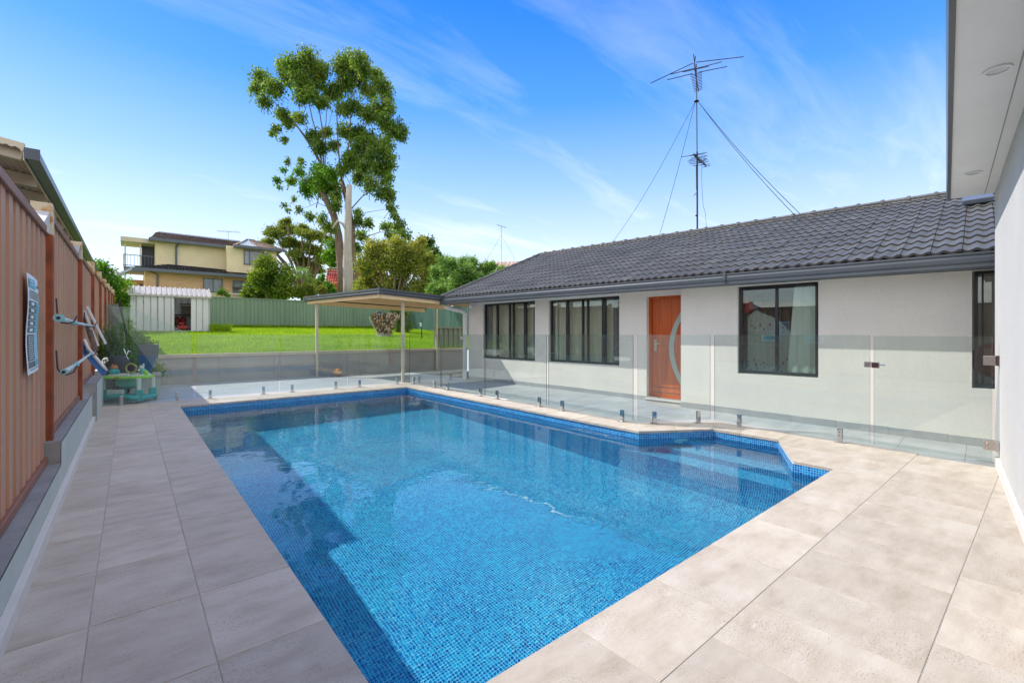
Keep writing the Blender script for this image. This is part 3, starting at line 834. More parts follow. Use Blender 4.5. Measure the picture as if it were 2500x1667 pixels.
# ------------------------------------------------------------------ neighbour's carport over the fence
nb = thing('neighbour_carport', (-3, 12, 0), "cream neighbour's carport roof with black gutter above the brown fence", 'carport')
gy0, gy1 = 8.3, 30.0
gx, gzt = -.88, 3.61
m = M(); pr_ = [(0, 0), (.12, 0), (.135, .05), (.135, .13), (.115, .13), (.115, .06), (.10, .02), (.02, .02), (.02, .10), (0, .10)]
m.sweep([(-x, y) for x, y in pr_], (gx, gy0, gzt - .13), (gx, gy1, gzt - .13), (1, 0, 0), (0, 0, 1)); m.box(gx - .14, gy0 - .006, gzt - .135, gx + .002, gy0 + .006, gzt + .005); gt = obj('gutter', m, MT['gutter'], nb)
m = M(); m.sweep([(0, 0), (.012, 0), (.012, .10), (0, .10)], (gx - .15, gy0, gzt - .16), (gx - .15, gy1, gzt - .16), (1, 0, 0), (0, 0, 1)); obj('fascia', m, MT['cream'], nb)
m = M()
for k in range(60):
    x0 = -1.05 - k * .076; zz_ = gzt - .04 + (-1.05 - x0) * .14
    m.poly([(x0, gy0 - .05, zz_), (x0, gy1, zz_), (x0 - .038, gy1, zz_ + .022), (x0 - .038, gy0 - .05, zz_ + .022)])
    m.poly([(x0 - .038, gy0 - .05, zz_ + .022), (x0 - .038, gy1, zz_ + .022), (x0 - .076, gy1, zz_ + .0106), (x0 - .076, gy0 - .05, zz_ + .0106)])
obj('roof_sheet', m, mat('cream_sheet', (.42, .37, .27), .6, var=.12), nb)
for k in range(12):
    y = gy0 + .12 + k * 1.15
    m = M(); m.beam((-1.04, y, gzt - (.12 if k else .03)), (-6, y, gzt + (.54 if k else .66)), .07, .15 if k else .22); obj('rafter', m, MT['cream'], nb, bev=.004)
m = M(); m.beam((-1.9, gy0 + .05, gzt - .08), (-1.9, gy1, gzt - .08), .1, .16); obj('purlin', m, MT['rust'], nb)
for k, y in enumerate((9.0, 13.5, 18)):
    m = M(); m.box(-1.95, y, 0, -1.85, y + .1, gzt - .15); obj('post', m, MT['cream'], nb)

# ------------------------------------------------------------------ glass fence
SP = []
def panel(name, a, b_, ztop_a, ztop_b, label, zb=.045, parent=None, cat='glass fence', grp='frameless glass panels round the pool'):
    a = Vector((a[0], a[1], 0)); b_ = Vector((b_[0], b_[1], 0)); d = (b_ - a).normalized(); n_ = Vector((-d.y, d.x, 0)) * .006
    m = M(); m.cur = 0
    P = [a - n_, b_ - n_, b_ + n_, a + n_]
    m.hexa([(P[i].x, P[i].y, zb) for i in range(4)] + [(P[0].x, P[0].y, ztop_a), (P[1].x, P[1].y, ztop_b), (P[2].x, P[2].y, ztop_b), (P[3].x, P[3].y, ztop_a)])
    m.mi = [1, 1, 0, 2, 0, 2]
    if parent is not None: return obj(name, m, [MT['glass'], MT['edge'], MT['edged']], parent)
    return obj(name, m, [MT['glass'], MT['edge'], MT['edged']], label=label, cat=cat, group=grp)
TOP = 1.262
FY = 10.70; FX = 5.495
panel('glass_fence', (-.36, FY), (-.03, FY), 1.76, 1.76, 'tall narrow glass panel against the brown fence behind the pool')
panel('glass_fence', (-.015, FY), (.92, FY), 1.76, TOP, 'glass panel with sloping top edge in front of the planter')
for a_, b_, lb in ((.985, 2.44, 'far glass panel just right of the sloping one'), (2.475, 3.895, 'middle glass panel along the far end of the pool'), (3.93, 5.46, 'glass panel at the far end beside the carport post')):
    panel('glass_fence', (a_, FY), (b_, FY), TOP, TOP, lb)
for a_, b_, lb in ((10.66, 9.115, 'glass panel of the long side nearest the carport post'), (9.07, 7.42, 'second glass panel of the long side from the carport'), (7.38, 5.62, 'glass panel in front of the wide four-pane window'), (5.57, 3.86, 'glass panel between the wide window and the timber door')):
    panel('glass_fence', (FX, a_), (FX, b_), TOP, TOP, lb)
panel('glass_fence', (5.52, 3.80), (6.40, 3.185), TOP, TOP, 'angled glass panel across the timber door')
panel('glass_fence', (6.44, 3.14), (6.395, 1.335), TOP, TOP, 'glass panel with the latch in front of the curtained window')
gate = thing('glass_gate', (6.38, .85, .04), 'frameless glass gate hinged to the pale wall on the right', 'gate')
panel('gate_glass', (6.39, 1.30), (6.362, .385), TOP - .01, TOP - .01, None, .04, parent=gate)
def hinge(z, nm):
    m = M(); m.cur = 0
    m.prism([(6.350, .36), (6.383, .36), (6.386, .435), (6.353, .445)], z - .045, z + .045)
    m.cur = 1; m.box(6.34, .335, z - .05, 6.40, .362, z + .05)
    m.cur = 2
    for dz in (-.022, .022): m.tube([(6.344, .42, z + dz), (6.354, .42, z + dz)], .007, 8)
    return obj('hinge', m, [MT['steelb'], MT['chrome'], MT['chrome']], gate, bev=.003)
hinge(1.02, ''); hinge(.20, '')
m = M(); m.cur = 0; m.box(6.372, 1.325, .90, 6.41, 1.385, .965); m.cur = 1; m.box(6.37, 1.25, .895, 6.405, 1.318, .96); m.tube([(6.387, 1.20, .93), (6.387, 1.25, .93)], .009, 8)
obj('latch', m, [MT['steelb'], MT['chrome']], gate, bev=.003)
# spigots: one built, the others copied
def spigot(x, y, rot=0):
    s_ = thing('glass_spigot', (x, y, 0), 'x', 'spigot', 'chrome spigots clamping the glass fence')
    m = M(); m.box(x - .048, y - .048, 0, x + .048, y + .048, .007); obj('base_plate', m, MT['steelb'], s_, bev=.002)
    m = M(); m.box(x - .024, y - .024, .006, x - .007, y + .024, .168); m.box(x + .007, y - .024, .006, x + .024, y + .024, .168); m.box(x - .0068, y - .0235, .006, x + .0068, y + .0235, .05)
    obj('clamp', m, MT['chrome'], s_, bev=.002)
    for z in (.085, .125):
        m = M(); m.tube([(x - .0265, y, z), (x + .0265, y, z)], .006, 8); obj('bolt', m, MT['blackp'], s_)
    return s_
far = [-.12, .68, 1.21, 2.15, 2.71, 3.65, 4.21, 5.18]
ordn = ['first', 'second', 'third', 'fourth', 'fifth', 'sixth', 'seventh', 'eighth', 'ninth']
sp0 = spigot(far[0], FY)
sp0['label'] = 'chrome spigot in front of the baby walker'; sp0.rotation_euler.z = R(90)
first = True
def spg(x, y, rz, lb):
    o = dup(sp0, (x, y, 0), lb); o.rotation_euler.z = rz; return o
for k, x in enumerate(far[1:]): spg(x, FY, R(90), ordn[k + 1] + ' chrome spigot from the left along the far pool edge')
for k, y in enumerate((10.42, 9.39, 8.81, 7.55, 7.0, 5.80, 5.25, 4.05)): spg(FX, y, 0, ordn[k] + ' chrome spigot of the long pool side, counted from the carport post')
for x, y, a_, lb in ((5.72, 3.66, R(-35) + R(90), 'left chrome spigot under the angled glass panel'), (6.25, 3.285, R(55), 'right chrome spigot under the angled glass panel'), (6.43, 2.79, R(-1), 'chrome spigot behind the pool steps under the latch panel'), (6.40, 1.62, R(-1), 'nearest and largest chrome spigot beside the latch')):
    spg(x, y, a_, lb)

# ------------------------------------------------------------------ the house
ho = thing('house', (9.8, 5, 0), 'cream rendered single-storey house with charcoal tiled roof beside the pool', 'house')
def hbox(m, s0, s1, t0, t1, z0, z1):
    P = [hp(s0, t0), hp(s1, t0), hp(s1, t1), hp(s0, t1)]
    zz0 = z0; m.hexa([(p.x, p.y, z0) for p in P] + [(p.x, p.y, z1) for p in P])
def wallgrid(m, s0, s1, z0, z1, t_, th, ops):
    ss = sorted({s0, s1} | {o[0] for o in ops} | {o[1] for o in ops})
    for a_, b_ in zip(ss[:-1], ss[1:]):
        mid = (a_ + b_) / 2; cuts = sorted([(o[2], o[3]) for o in ops if o[0] <= mid <= o[1]])
        z = z0
        for c0, c1 in cuts:
            if c0 > z: hbox(m, a_, b_, t_, t_ + th, z, c0)
            z = c1
        if z < z1: hbox(m, a_, b_, t_, t_ + th, z, z1)
OPL = [(7.20, 9.14, .61, 2.08), (4.84, 6.76, .62, 2.06), (3.41, 4.22, .03, 2.0)]
OPR = [(1.32, 2.44, .63, 2.045), (-1.3, -.26, .62, 2.04)]
m = M(); wallgrid(m, 3.40, 9.76, -.14, 2.24, .25, .22, OPL); wallgrid(m, -2.2, 3.405, -.14, 2.24, 0, .22, OPR)
hbox(m, 9.55, 9.759, .47, 7.2, -.14, 2.24)
obj('wall', m, MT['stucco'], ho)
# skirting tiles
m = M(); s_ = 3.415
while s_ < 9.7:
    hbox(m, s_, min(s_ + .572, 9.74), .238, .2505, -.1, pz(HO.y + s_) + .088); s_ += .575
s_ = 3.40
while s_ > -2:
    hbox(m, s_ - .572, s_, -.012, .0005, -.12, pz(HO.y + s_) + .095); s_ -= .575
obj('skirting', m, MT['skirt'], ho)
m = M(); hbox(m, 3.42, 4.24, .215, .36, -.0, .032); obj('door_sill', m, MT['white'], ho, bev=.004)
# white heads over the windows
m = M(); hbox(m, 7.18, 9.16, .236, .25, 2.085, 2.16); hbox(m, 4.82, 6.78, .236, .25, 2.065, 2.16); hbox(m, 1.32, 2.44, -.014, 0, 2.05, 2.13)
obj('window_head', m, MT['whitep'], ho)
# timber door with a curved glass inlay
timb = bpy.data.materials.new('timber'); timb.use_nodes = True
t = NT(timb.node_tree); b = timb.node_tree.nodes['Principled BSDF']; g_ = t.n('ShaderNodeTexCoord')
n_ = t.noise(t.mapping(g_.outputs['Object'], scale=(14, 14, .7)), 1.6, 6, .65)
t.l(t.ramp(n_, [(.3, (.32, .048, .006)), (.55, (.52, .095, .010)), (.75, (.64, .14, .018))]), b.inputs['Base Color']); b.inputs['Roughness'].default_value = .35
m = M(); hbox(m, 3.46, 4.17, .385, .43, .035, 1.95); dr = obj('door', m, timb, ho)
m = M(); hbox(m, 4.17, 4.22, .34, .44, .035, 2.0); hbox(m, 3.41, 3.46, .34, .44, .035, 2.0); hbox(m, 3.46, 4.17, .34, .44, 1.95, 2.0); obj('door_frame', m, timb, dr)
m = M()
for z in (.14, .24): hbox(m, 3.46, 4.17, .380, .386, z, z + .008)
obj('door_groove', m, MT['dark'], dr)
m = M(); m.cur = 0
zs = [i / 20 for i in range(21)]
def arc(zz, off): return 3.82 + off - .30 * ((zz - 1.0) / .78) ** 2
prev = None
for i in zs:
    z = .30 + 1.45 * i; a_ = max(arc(z, 0), 3.462); b_ = max(arc(z, -.10), 3.461)
    cur = (a_, b_, z)
    if prev:
        P = [hp(prev[1], .377, prev[2]), hp(prev[0], .377, prev[2]), hp(cur[0], .377, cur[2]), hp(cur[1], .377, cur[2])]
        Q = [p + NO * .01 for p in P]
        m.hexa(P + Q)
    prev = cur
obj('glass_inlay', m, mat('frosted_glass', (.36, .42, .39), .3, var=.03), dr)
m = M(); hbox(m, 4.075, 4.125, .372, .386, .93, 1.17); P = hp(4.09, .36, 1.085)
m.tube([hp(4.10, .378, 1.085), hp(4.10, .335, 1.085), hp(3.99, .335, 1.085)], .009, 8)
m.tube([hp(4.10, .366, 1.0), hp(4.10, .374, 1.0)], .012, 10)
obj('handle', m, mat('brass_handle', (.60, .54, .36), .35, .7), dr)
# windows
fabric = lambda nm, c: mat(nm, c, .8, var=.06, scale=3, streak=(6, 6, .4))
blind, curt, lav = fabric('taupe_blind', (.82, .74, .62)), fabric('white_curtain', (.80, .82, .78)), fabric('lavender_curtain', (.30, .30, .36))
def window(s0, s1, z0, z1, tw, mulls, label):
    fr = M(); fw = .03; t0 = tw; t1 = tw + .07
    hbox(fr, s0, s0 + fw, t0, t1, z0, z1); hbox(fr, s1 - fw, s1, t0, t1, z0, z1)
    hbox(fr, s0 + fw, s1 - fw, t0, t1, z0, z0 + .04); hbox(fr, s0 + fw, s1 - fw, t0, t1, z1 - .03, z1)
    for a_, b_ in mulls: hbox(fr, a_, b_, t0 + .01, t1 - .005, z0 + .04, z1 - .03)
    wf = obj('window', fr, MT['frame'], ho, label=label, bev=.003)
    gl = M(); hbox(gl, s0 + fw, s1 - fw, t0 + .030, t0 + .036, z0 + .04, z1 - .03); obj('pane', gl, MT['pane'], wf)
    return wf
w1 = window(7.22, 9.12, .62, 2.07, .30, [(8.60, 8.66), (8.14, 8.18), (8.0, 8.04), (7.555, 7.64)], 'far four-pane black framed window near the downpipe')
w2 = window(4.86, 6.74, .63, 2.05, .30, [(6.215, 6.29), (5.80, 5.84), (5.66, 5.70), (5.215, 5.31)], 'wide black framed window left of the timber door')
w3 = window(1.34, 2.42, .645, 2.035, .05, [(1.865, 1.905)], 'two-pane window with a hanging floral garment and white curtain')
w4 = window(-1.28, -.28, .635, 2.03, .05, [(-.36, -.34)], 'dark window cut off by the pale wall')
def drape(s0, s1, tq, z0, z1, mt_, wf, nm, amp=.02, per=.12, s0b=None, s1b=None):
    m = M(); k = max(6, int((s1 - s0) / .015)); top = []; bot = []
    for i in range(k + 1):
        s_ = s0 + (s1 - s0) * i / k; sb = (s0b if s0b is not None else s0) + (s1 - (s0b if s0b is not None else s0)) * i / k
        w_ = amp * math.sin(i * .015 / per * 6.28 * (s1 - s0) / (k * .015)); bot.append(hp(sb + (s1b - s1) * (i / k) if s1b is not None else sb, tq + w_, z0)); top.append(hp(s_, tq + w_, z1))
    for i in range(k): m.poly([bot[i], bot[i + 1], top[i + 1], top[i]])
    return obj(nm, m, mt_, wf, smooth=True)
drape(7.42, 9.02, .45, .62, 2.05, blind, w1, 'blind', .004); drape(7.22, 7.42, .42, .62, 2.05, lav, w1, 'curtain', .015, .06); drape(8.95, 9.12, .42, .62, 2.05, lav, w1, 'curtain', .015, .06)
drape(5.05, 6.66, .45, .62, 2.05, blind, w2, 'blind', .004); drape(4.93, 5.10, .42, .62, 2.05, lav, w2, 'curtain', .02, .05); drape(6.62, 6.70, .42, .62, 2.05, curt, w2, 'curtain', .015, .05)
drape(1.37, 1.66, .145, .66, 2.0, curt, w3, 'curtain', .010, .11, None, 1.76)
# room behind the panes
m = M(); hbox(m, -2.0, 9.5, 2.4, 2.45, -.05, 2.3); hbox(m, 3.28, 3.33, .25, 2.4, -.05, 2.3); hbox(m, -1.9, 9.4, .5, 2.4, -.05, 0)
obj('room_wall', m, mat('inside_wall', (.40, .37, .33), .9), ho)
# robe, hat and card hanging behind the glass
rb = bpy.data.materials.new('floral_cloth'); rb.use_nodes = True
t = NT(rb.node_tree); b = rb.node_tree.nodes['Principled BSDF']; g_ = t.n('ShaderNodeTexCoord')
vo = t.n('ShaderNodeTexVoronoi'); vo.inputs['Scale'].default_value = 19; t.l(t.mapping(g_.outputs['Object'], scale=(1, 1, .55)), vo.inputs['Vector'])
nn_ = t.noise(g_.outputs['Object'], 4.5, 3)
mask = t.math('MULTIPLY', t.ramp(vo.outputs['Distance'], [(.20, .8), (.34, 0.0)]), t.ramp(nn_, [(.47, 0.0), (.52, 1.0)]))
hue = t.ramp(t.noise(g_.outputs['Object'], 9, 1), [(.42, (.04, .09, .09)), (.55, (.30, .04, .04))])
t.l(t.mix(mask, (.50, .51, .50), hue), b.inputs['Base Color']); b.inputs['Roughness'].default_value = .9
m = M(); NA, NB = 24, 14
for i in range(NA):
    for j in range(NB):
        def q(a, c_):
            zz_ = 1.66 - 1.0 * c_; half = .12 + .42 * min(1, c_ * 2.6) ** .6 if c_ < .4 else .54
            s_ = 2.22 + (.5 - a) * 2 * half
            return hp(max(1.62, min(2.36, s_)), .22 + .02 * math.sin(a * 30) * c_, zz_ - .13 * abs(a - .5) * (1 - c_))
        m.poly([q((i + x_) / NA, (j + y_) / NB) for x_, y_ in ((0, 0), (1, 0), (1, 1), (0, 1))])
obj('hanging_robe', m, rb, label='white floral garment hanging inside the two-pane window', cat='garment', smooth=True)
m = M(); m.cur = 0; m.ball(hp(2.36, .2, 1.76), .12, (.6, .9, 1.2), 14); m.cur = 1; m.ball(hp(2.20, .2, 1.83), .16, (.5, .95, .42), 14); m.ball(hp(2.06, .2, 1.74), .12, (.5, .9, .35), 12)
obj('hanging_scarf', m, [mat('red_cloth', (.42, .03, .03), .6), mat('black_cloth', (.03, .035, .03), .6)], label='red and black bag above the floral garment', cat='bag', smooth=True)
m = M(); m.cur = 0; hbox(m, 1.87, 2.10, .094, .10, 1.165, 1.255); m.cur = 1; hbox(m, 1.885, 2.085, .091, .0945, 1.18, 1.245)
obj('window_card', m, [pw, mat('card_blue', (.06, .35, .50), .5, var=.4, scale=20)], label='small blue card stuck inside the two-pane window', cat='card')
# things glimpsed in the cut-off window
m = M(); m.ball(hp(-.45, .35, .95), .22, (1, 1, 1), 12); m.ball(hp(-.6, .3, .8), .2, (1.2, 1, .8), 12)
obj('red_clutter', m, mat('red_stuff', (.35, .05, .03), .7, var=.4, scale=9), label='red bundle behind the dark window by the wall', cat='bundle', smooth=True)

# roof tiles
T0, T1 = -.43, 3.65
S0, S1 = -2.1, 10.12
def rz(s_, t_):  # roof plane height
    e = 2.215 + .0063 * s_; rgz = 3.80 + .0145 * s_
    return e + (rgz - e) * (t_ - T0) / (T1 - T0)
rt = M(); NR = 13; per = .274; sub_ = 14
cols = int((S1 - S0) / per); dt = (T1 - T0) / NR
def wav(k):  # height across a tile: two rolls, the joint beside one of them
    x = k / sub_
    return .027 * (.5 + .5 * math.cos(4 * math.pi * (x - .06))) ** 1.15
for r_ in range(NR):
    ta = T0 + r_ * dt; tb = ta + dt + .03
    for c_ in range(cols):
        jz = random.uniform(-.003, .003); jt = random.uniform(-.006, .006); b0 = len(rt.v)
        for k in range(sub_ + 1):
            s_ = S0 + (c_ + k / sub_) * per - (.007 if k == sub_ else 0)
            h = wav(k) + jz
            p0 = hp(s_, ta + jt, rz(s_, ta) + h + .024); p1 = hp(s_, tb, rz(s_, tb) + h + .002); p2 = hp(s_, ta + jt, rz(s_, ta) + h - .006)
            rt.v += [tuple(p0), tuple(p1), tuple(p2)]
        for k in range(sub_):
            o_ = b0 + 3 * k
            rt.f += [(o_, o_ + 3, o_ + 4, o_ + 1), (o_ + 2, o_ + 5, o_ + 3, o_)]; rt.mi += [0, 1]; rt.uv += [None, None]
roof = obj('roof', rt, [MT['roof'], MT['rooff']], ho)
m = M()  # far slope and sarking under the tiles
m.poly([hp(S0, T0, rz(S0, T0) - .01), hp(S1, T0, rz(S1, T0) - .01), hp(S1, T1, rz(S1, T1) - .01), hp(S0, T1, rz(S0, T1) - .01)])
m.poly([hp(S0, T1, rz(S0, T1)), hp(S1, T1, rz(S1, T1)), hp(S1, 2 * T1 - T0, rz(S1, T0)), hp(S0, 2 * T1 - T0, rz(S0, T0))])
m.poly([hp(S1 - .3, T0, rz(S1, T0) - .05), hp(S1 - .3, 2 * T1 - T0, rz(S1, T0) - .05), hp(S1 - .3, T1, rz(S1, T1) - .03)])
obj('roof_lining', m, MT['roof'], ho)
m = M(); s_ = S0
while s_ < S1 - .1:  # ridge caps
    e_ = min(s_ + .40, S1 + .02); pr_ = []
    for k in range(9):
        a_ = math.pi * k / 8; pr_.append((math.cos(a_) * .125, math.sin(a_) * .075))
    A_, B_ = hp(s_, T1, rz(s_, T1) + .005), hp(e_, T1, rz(e_, T1) - .002)
    m.sweep(pr_, A_, B_, NO, (0, 0, 1)); m.sweep([(x * 1.13, y * 1.2) for x, y in pr_], A_, A_.lerp(B_, .12), NO, (0, 0, 1)); s_ += .385
obj('ridge_cap', m, MT['roof'], roof)
m = M(); k = 0
m.sweep([(-.15, -.03), (-.12, -.01), (-.135, .025), (-.1, .05), (.1, .05), (.15, -.03)], hp(S0, T1, rz(S0, T1)), hp(S1, T1, rz(S1, T1)), NO, (0, 0, 1)); obj('ridge_mortar', m, mat('mortar', (.15, .148, .145), .9, var=.4, scale=14, bump=.8, bscale=60), roof)
m = M()
for k in range(12):  # verge caps up the gable end
    ta, tb = T0 + (T1 - T0) * k / 12, T0 + (T1 - T0) * (k + 1.06) / 12
    m.sweep([(-.07, 0), (-.05, .055), (.04, .055), (.06, .0), (.06, -.12), (.045, -.12), (.045, 0)], hp(S1, ta, rz(S1, ta) + .03), hp(S1, tb, rz(S1, tb) + .012), AL, (0, 0, 1))
obj('verge_cap', m, MT['roof'], roof)
# gutter with fascia
gp = [(0, 0), (-.085, 0), (-.105, .02), (-.105, .055), (-.118, .075), (-.122, .12), (-.112, .15), (-.125, .165), (-.125, .185), (0, .178)]
m = M(); m.sweep(gp, hp(S0, -.385, 2.018 + .0058 * S0), hp(S1 + .06, -.385, 2.018 + .0058 * S1), NO, (0, 0, 1))
gu = obj('gutter', m, MT['gutter'], ho)
m = M(); m.sweep([(0, 0), (-.014, 0), (-.014, .17), (0, .17)], hp(S0, -.371, 2.012 + .0078 * S0), hp(S1, -.371, 2.012 + .0078 * S1), NO, (0, 0, 1)); obj('fascia', m, MT['gutter'], ho)
m = M(); m.sweep([(-.008, -.006), (-.112, -.006), (-.132, .07), (-.132, .188), (-.126, .188), (-.12, .0)], hp(2.44, -.385, 2.05), hp(2.475, -.385, 2.05), NO, (0, 0, 1)); obj('joiner', m, MT['gutter'], gu)
m = M(); m.poly([hp(S0, -.38, 2.125 + .0078 * S0), hp(3.4, -.38, 2.125), hp(3.4, .02, 2.125), hp(S0, .02, 2.125 + .0078 * S0)]); m.poly([hp(3.4, -.38, 2.135), hp(S1, -.38, 2.17), hp(S1, .27, 2.17), hp(3.4, .27, 2.135)])
obj('eave_lining', m, MT['soffit'], ho)
# downpipe at the far corner
m = M(); dp = [hp(10.05, -.33, 2.06), hp(10.05, -.30, 2.0), hp(9.86, .12, 1.90), hp(9.83, .17, 1.86), hp(9.83, .17, -.02)]
for a_, b_ in zip(dp[:-1], dp[1:]): m.beam(a_, b_, .09, .09, (1, 0, .001))
obj('downpipe', m, MT['whitep'], ho, bev=.01)
m = M(); m.ball(hp(9.84, .06, 1.16), .05, (.5, 1, 1), 12); obj('round_vent', m, MT['whitep'], ho, smooth=True)
m = M(); m.ball(hp(9.5, .12, 2.03), .06, (1, 1, 1), 12); m.tube([hp(9.5, .2, 2.1), hp(9.5, .12, 2.03)], .03, 8); obj('floodlight', m, MT['whitep'], ho, smooth=True)
m = M(); m.tube([hp(9.95, -.2, 2.04), hp(10.0, -.28, 1.99)], [.04, .06], 10); obj('gutter_outlet', m, MT['whitep'], ho, smooth=True)
# skylight box on the roof by the wing
m = M(); c_ = hp(-.30, 2.35, rz(-.3, 2.35) + .10); nrm = (NO * -.37 + Vector((0, 0, .93))); m.obox(c_, AL * .17, (NO * .93 + Vector((0, 0, .37))) * .2, nrm * .035); vt = obj('roof_vent', m, MT['grey'], ho, bev=.01)
m = M(); m.obox(c_ - nrm * .07, AL * .13, (NO * .93 + Vector((0, 0, .37))) * .16, nrm * .04); obj('flashing', m, MT['frame'], vt)

# ------------------------------------------------------------------ the wing on the right
wg = thing('rendered_wing', (3, -1, 0), 'pale rendered wall with deep white eave at the right edge', 'building')
th = math.atan2(.27, 2.44); WD = Vector((math.cos(th), math.sin(th), 0)); WN = Vector((-math.sin(th), math.cos(th), 0)); WO = Vector((6.95, .40, 0))
def wp(a, n_, z=0): return WO + a * WD + n_ * WN + Vector((0, 0, z))
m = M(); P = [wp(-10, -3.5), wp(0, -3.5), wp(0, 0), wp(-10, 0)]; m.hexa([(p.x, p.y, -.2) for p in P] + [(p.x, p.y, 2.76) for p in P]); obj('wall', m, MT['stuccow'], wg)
m = M(); a_ = -8.
while a_ < -.65: 
    P = [wp(a_, 0), wp(a_ + .607, 0), wp(a_ + .607, .028), wp(a_, .028)]; m.hexa([(p.x, p.y, 0) for p in P] + [(p.x, p.y, .09) for p in P]); a_ += .61
obj('skirting', m, MT['white'], wg, bev=.003)
m = M(); P = [wp(-10, 0), wp(.02, 0), wp(.02, .335), wp(-10, .335)]; m.hexa([(p.x, p.y, 2.762) for p in P] + [(p.x, p.y, 2.80) for p in P])
so = obj('soffit', m, MT['soffit'], wg)
m = M(); P = [wp(-10, .07), wp(.02, .07), wp(.02, .076), wp(-10, .076)]; m.hexa([(p.x, p.y, 2.758) for p in P] + [(p.x, p.y, 2.763) for p in P]); obj('soffit_joint', m, mat('joint_grey', (.33, .33, .33), .7), so)
m = M(); m.sweep([(0, 0), (.09, 0), (.12, .05), (.125, .15), (.11, .15), (.10, .06), (0, .03)], wp(-10, .335, 2.75), wp(.04, .335, 2.75), WN * .28, (0, 0, 1)); obj('gutter', m, MT['gutter'], wg)
m = M(); m.poly([wp(-10, .34, 2.84), wp(.04, .34, 2.84), wp(.04, -3.5, 4.2), wp(-10, -3.5, 4.2)]); obj('roof', m, MT['roof'], wg)
for k, (x, y) in enumerate(((3.73, .205), (5.95, .48))):
    dl = thing('downlight', (x, y, 2.745), ('nearer' if k == 0 else 'farther') + ' round white downlight in the right eave', 'light fitting', 'round downlights in the eave')
    m = M()
    for r0, r1, z0, z1 in ((.046, .060, 2.752, 2.758),):
        n_ = 28
        for j in range(n_):
            a0, a1 = 6.2832 * j / n_, 6.2832 * (j + 1) / n_
            m.hexa([(x + r * math.cos(a), y + r * math.sin(a), z) for z in (z0, z1 + .004) for r, a in ((r0, a0), (r1, a0), (r1, a1), (r0, a1))])
    obj('trim_ring', m, MT['whitep'], dl)
    m = M(); m.lathe([(.045, 2.757), (.045, 2.762)], (x, y, 0), 28); obj('lens', m, mat('lens', (.62, .61, .56), .3), dl)

# ------------------------------------------------------------------ patio cover
cp = thing('patio_cover', (6.3, 12.5, 0), 'cream steel patio cover with charcoal gutter beyond the pool', 'patio cover')
PA, PB, PC, PD = Vector((4.66, 10.58, 2.39)), Vector((4.05, 14.75, 2.40)), Vector((8.5, 15.2, 2.30)), Vector((8.05, 11.05, 2.27))
cg = [(0, 0), (.07, 0), (.10, .04), (.085, .07), (.105, .10), (.105, .14), (.09, .14), (0, .05)]
for a_, b_ in ((PA, PD), (PB, PA), (PC, PB)):
    d = (b_ - a_); sd = Vector((d.y, -d.x, 0)).normalized()
    m = M(); m.sweep(cg, a_ - Vector((0, 0, .135)) - sd * .1, b_ - Vector((0, 0, .135)) - sd * .1, sd, (0, 0, 1)); obj('gutter', m, MT['gutter'], cp)
m = M()
nrib = 26
for k in range(nrib):
    f0, f1, f2, f3 = k / nrib, (k + .62) / nrib, (k + .70) / nrib, (k + .92) / nrib
    for fa, fb_, za, zb_ in ((f0, f1, 0, 0), (f1, f2, 0, .03), (f2, f3, .03, .03), (f3, (k + 1) / nrib, .03, 0)):
        p0, p1 = PA.lerp(PB, fa), PA.lerp(PB, fb_); q0, q1 = PD.lerp(PC, fa), PD.lerp(PC, fb_)
        m.poly([p0 + Vector((0, 0, za - .06)), p1 + Vector((0, 0, zb_ - .06)), q1 + Vector((0, 0, zb_ - .06)), q0 + Vector((0, 0, za - .06))])
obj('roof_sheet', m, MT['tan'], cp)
def inset(p, k=.15): c_ = (PA + PB + PC + PD) / 4; return p + (c_ - p).normalized() * k
for a_, b_, dz, wd, ht in ((PA, PD, -.17, .06, .12), (PB, PC, -.16, .06, .13), (PA, PB, -.17, .05, .10), (PA.lerp(PB, .5), PD.lerp(PC, .5), -.15, .06, .12)):
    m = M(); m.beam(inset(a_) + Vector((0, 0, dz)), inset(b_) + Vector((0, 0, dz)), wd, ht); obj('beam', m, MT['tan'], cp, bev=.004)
for x, y, zt, zb in ((5.5, 11.03, 2.26, -.01), (4.29, 14.22, 2.25, -.01), (8.42, 14.24, 2.17, -.01), (6.9, 14.6, 2.2, .7)):
    if x == 6.9: continue
    m = M(); m.box(x - .035, y - .035, zb, x + .035, y + .035, zt); obj('post', m, MT['cream'], cp, bev=.004)

# ------------------------------------------------------------------ back fences
def greenfence(name, a, b_, h, label, mt_, seg=2.4, zb=gz, cat='fence', flip=1):
    a = Vector(a); b_ = Vector(b_); L = (b_ - a).length; n_ = max(1, round(L / seg)); d = (b_ - a) / L
    nn_ = Vector((d.y, -d.x, 0)) * flip
    f_ = thing(name, ((a + b_) / 2).to_tuple()[:2] + (zb(a.x, a.y),), label, cat)
    for i in range(n_):
        p, q = a.lerp(b_, i / n_), a.lerp(b_, (i + 1) / n_); z = (zb(p.x, p.y) + zb(q.x, q.y)) / 2 - .02
        m = M(); m.corr((p.x, p.y, z), (q.x, q.y, z), (p.x, p.y, z + h), (q.x, q.y, z + h), [(0, 0), (.42, 0), (.5, -.035), (.9, -.035)], .22, nn_)
        m.beam((p.x, p.y, z + h), (q.x, q.y, z + h), .07, .06); m.beam((p.x, p.y, z + .04), (q.x, q.y, z + .04), .06, .08); obj('panel', m, mt_, f_)
        m = M(); c_ = Vector((p.x, p.y, z)) + nn_ * .01; m.box(c_.x - .03, c_.y - .045, z - .1, c_.x + .03, c_.y + .03, z + h + .035); obj('post', m, mt_, f_)
    return f_
greenfence('green_fence', (-1.2, 33.2, 0), (17.3, 33.2, 0), 1.86, 'long sage green ribbed steel fence at the back of the lawn', MT['green'])
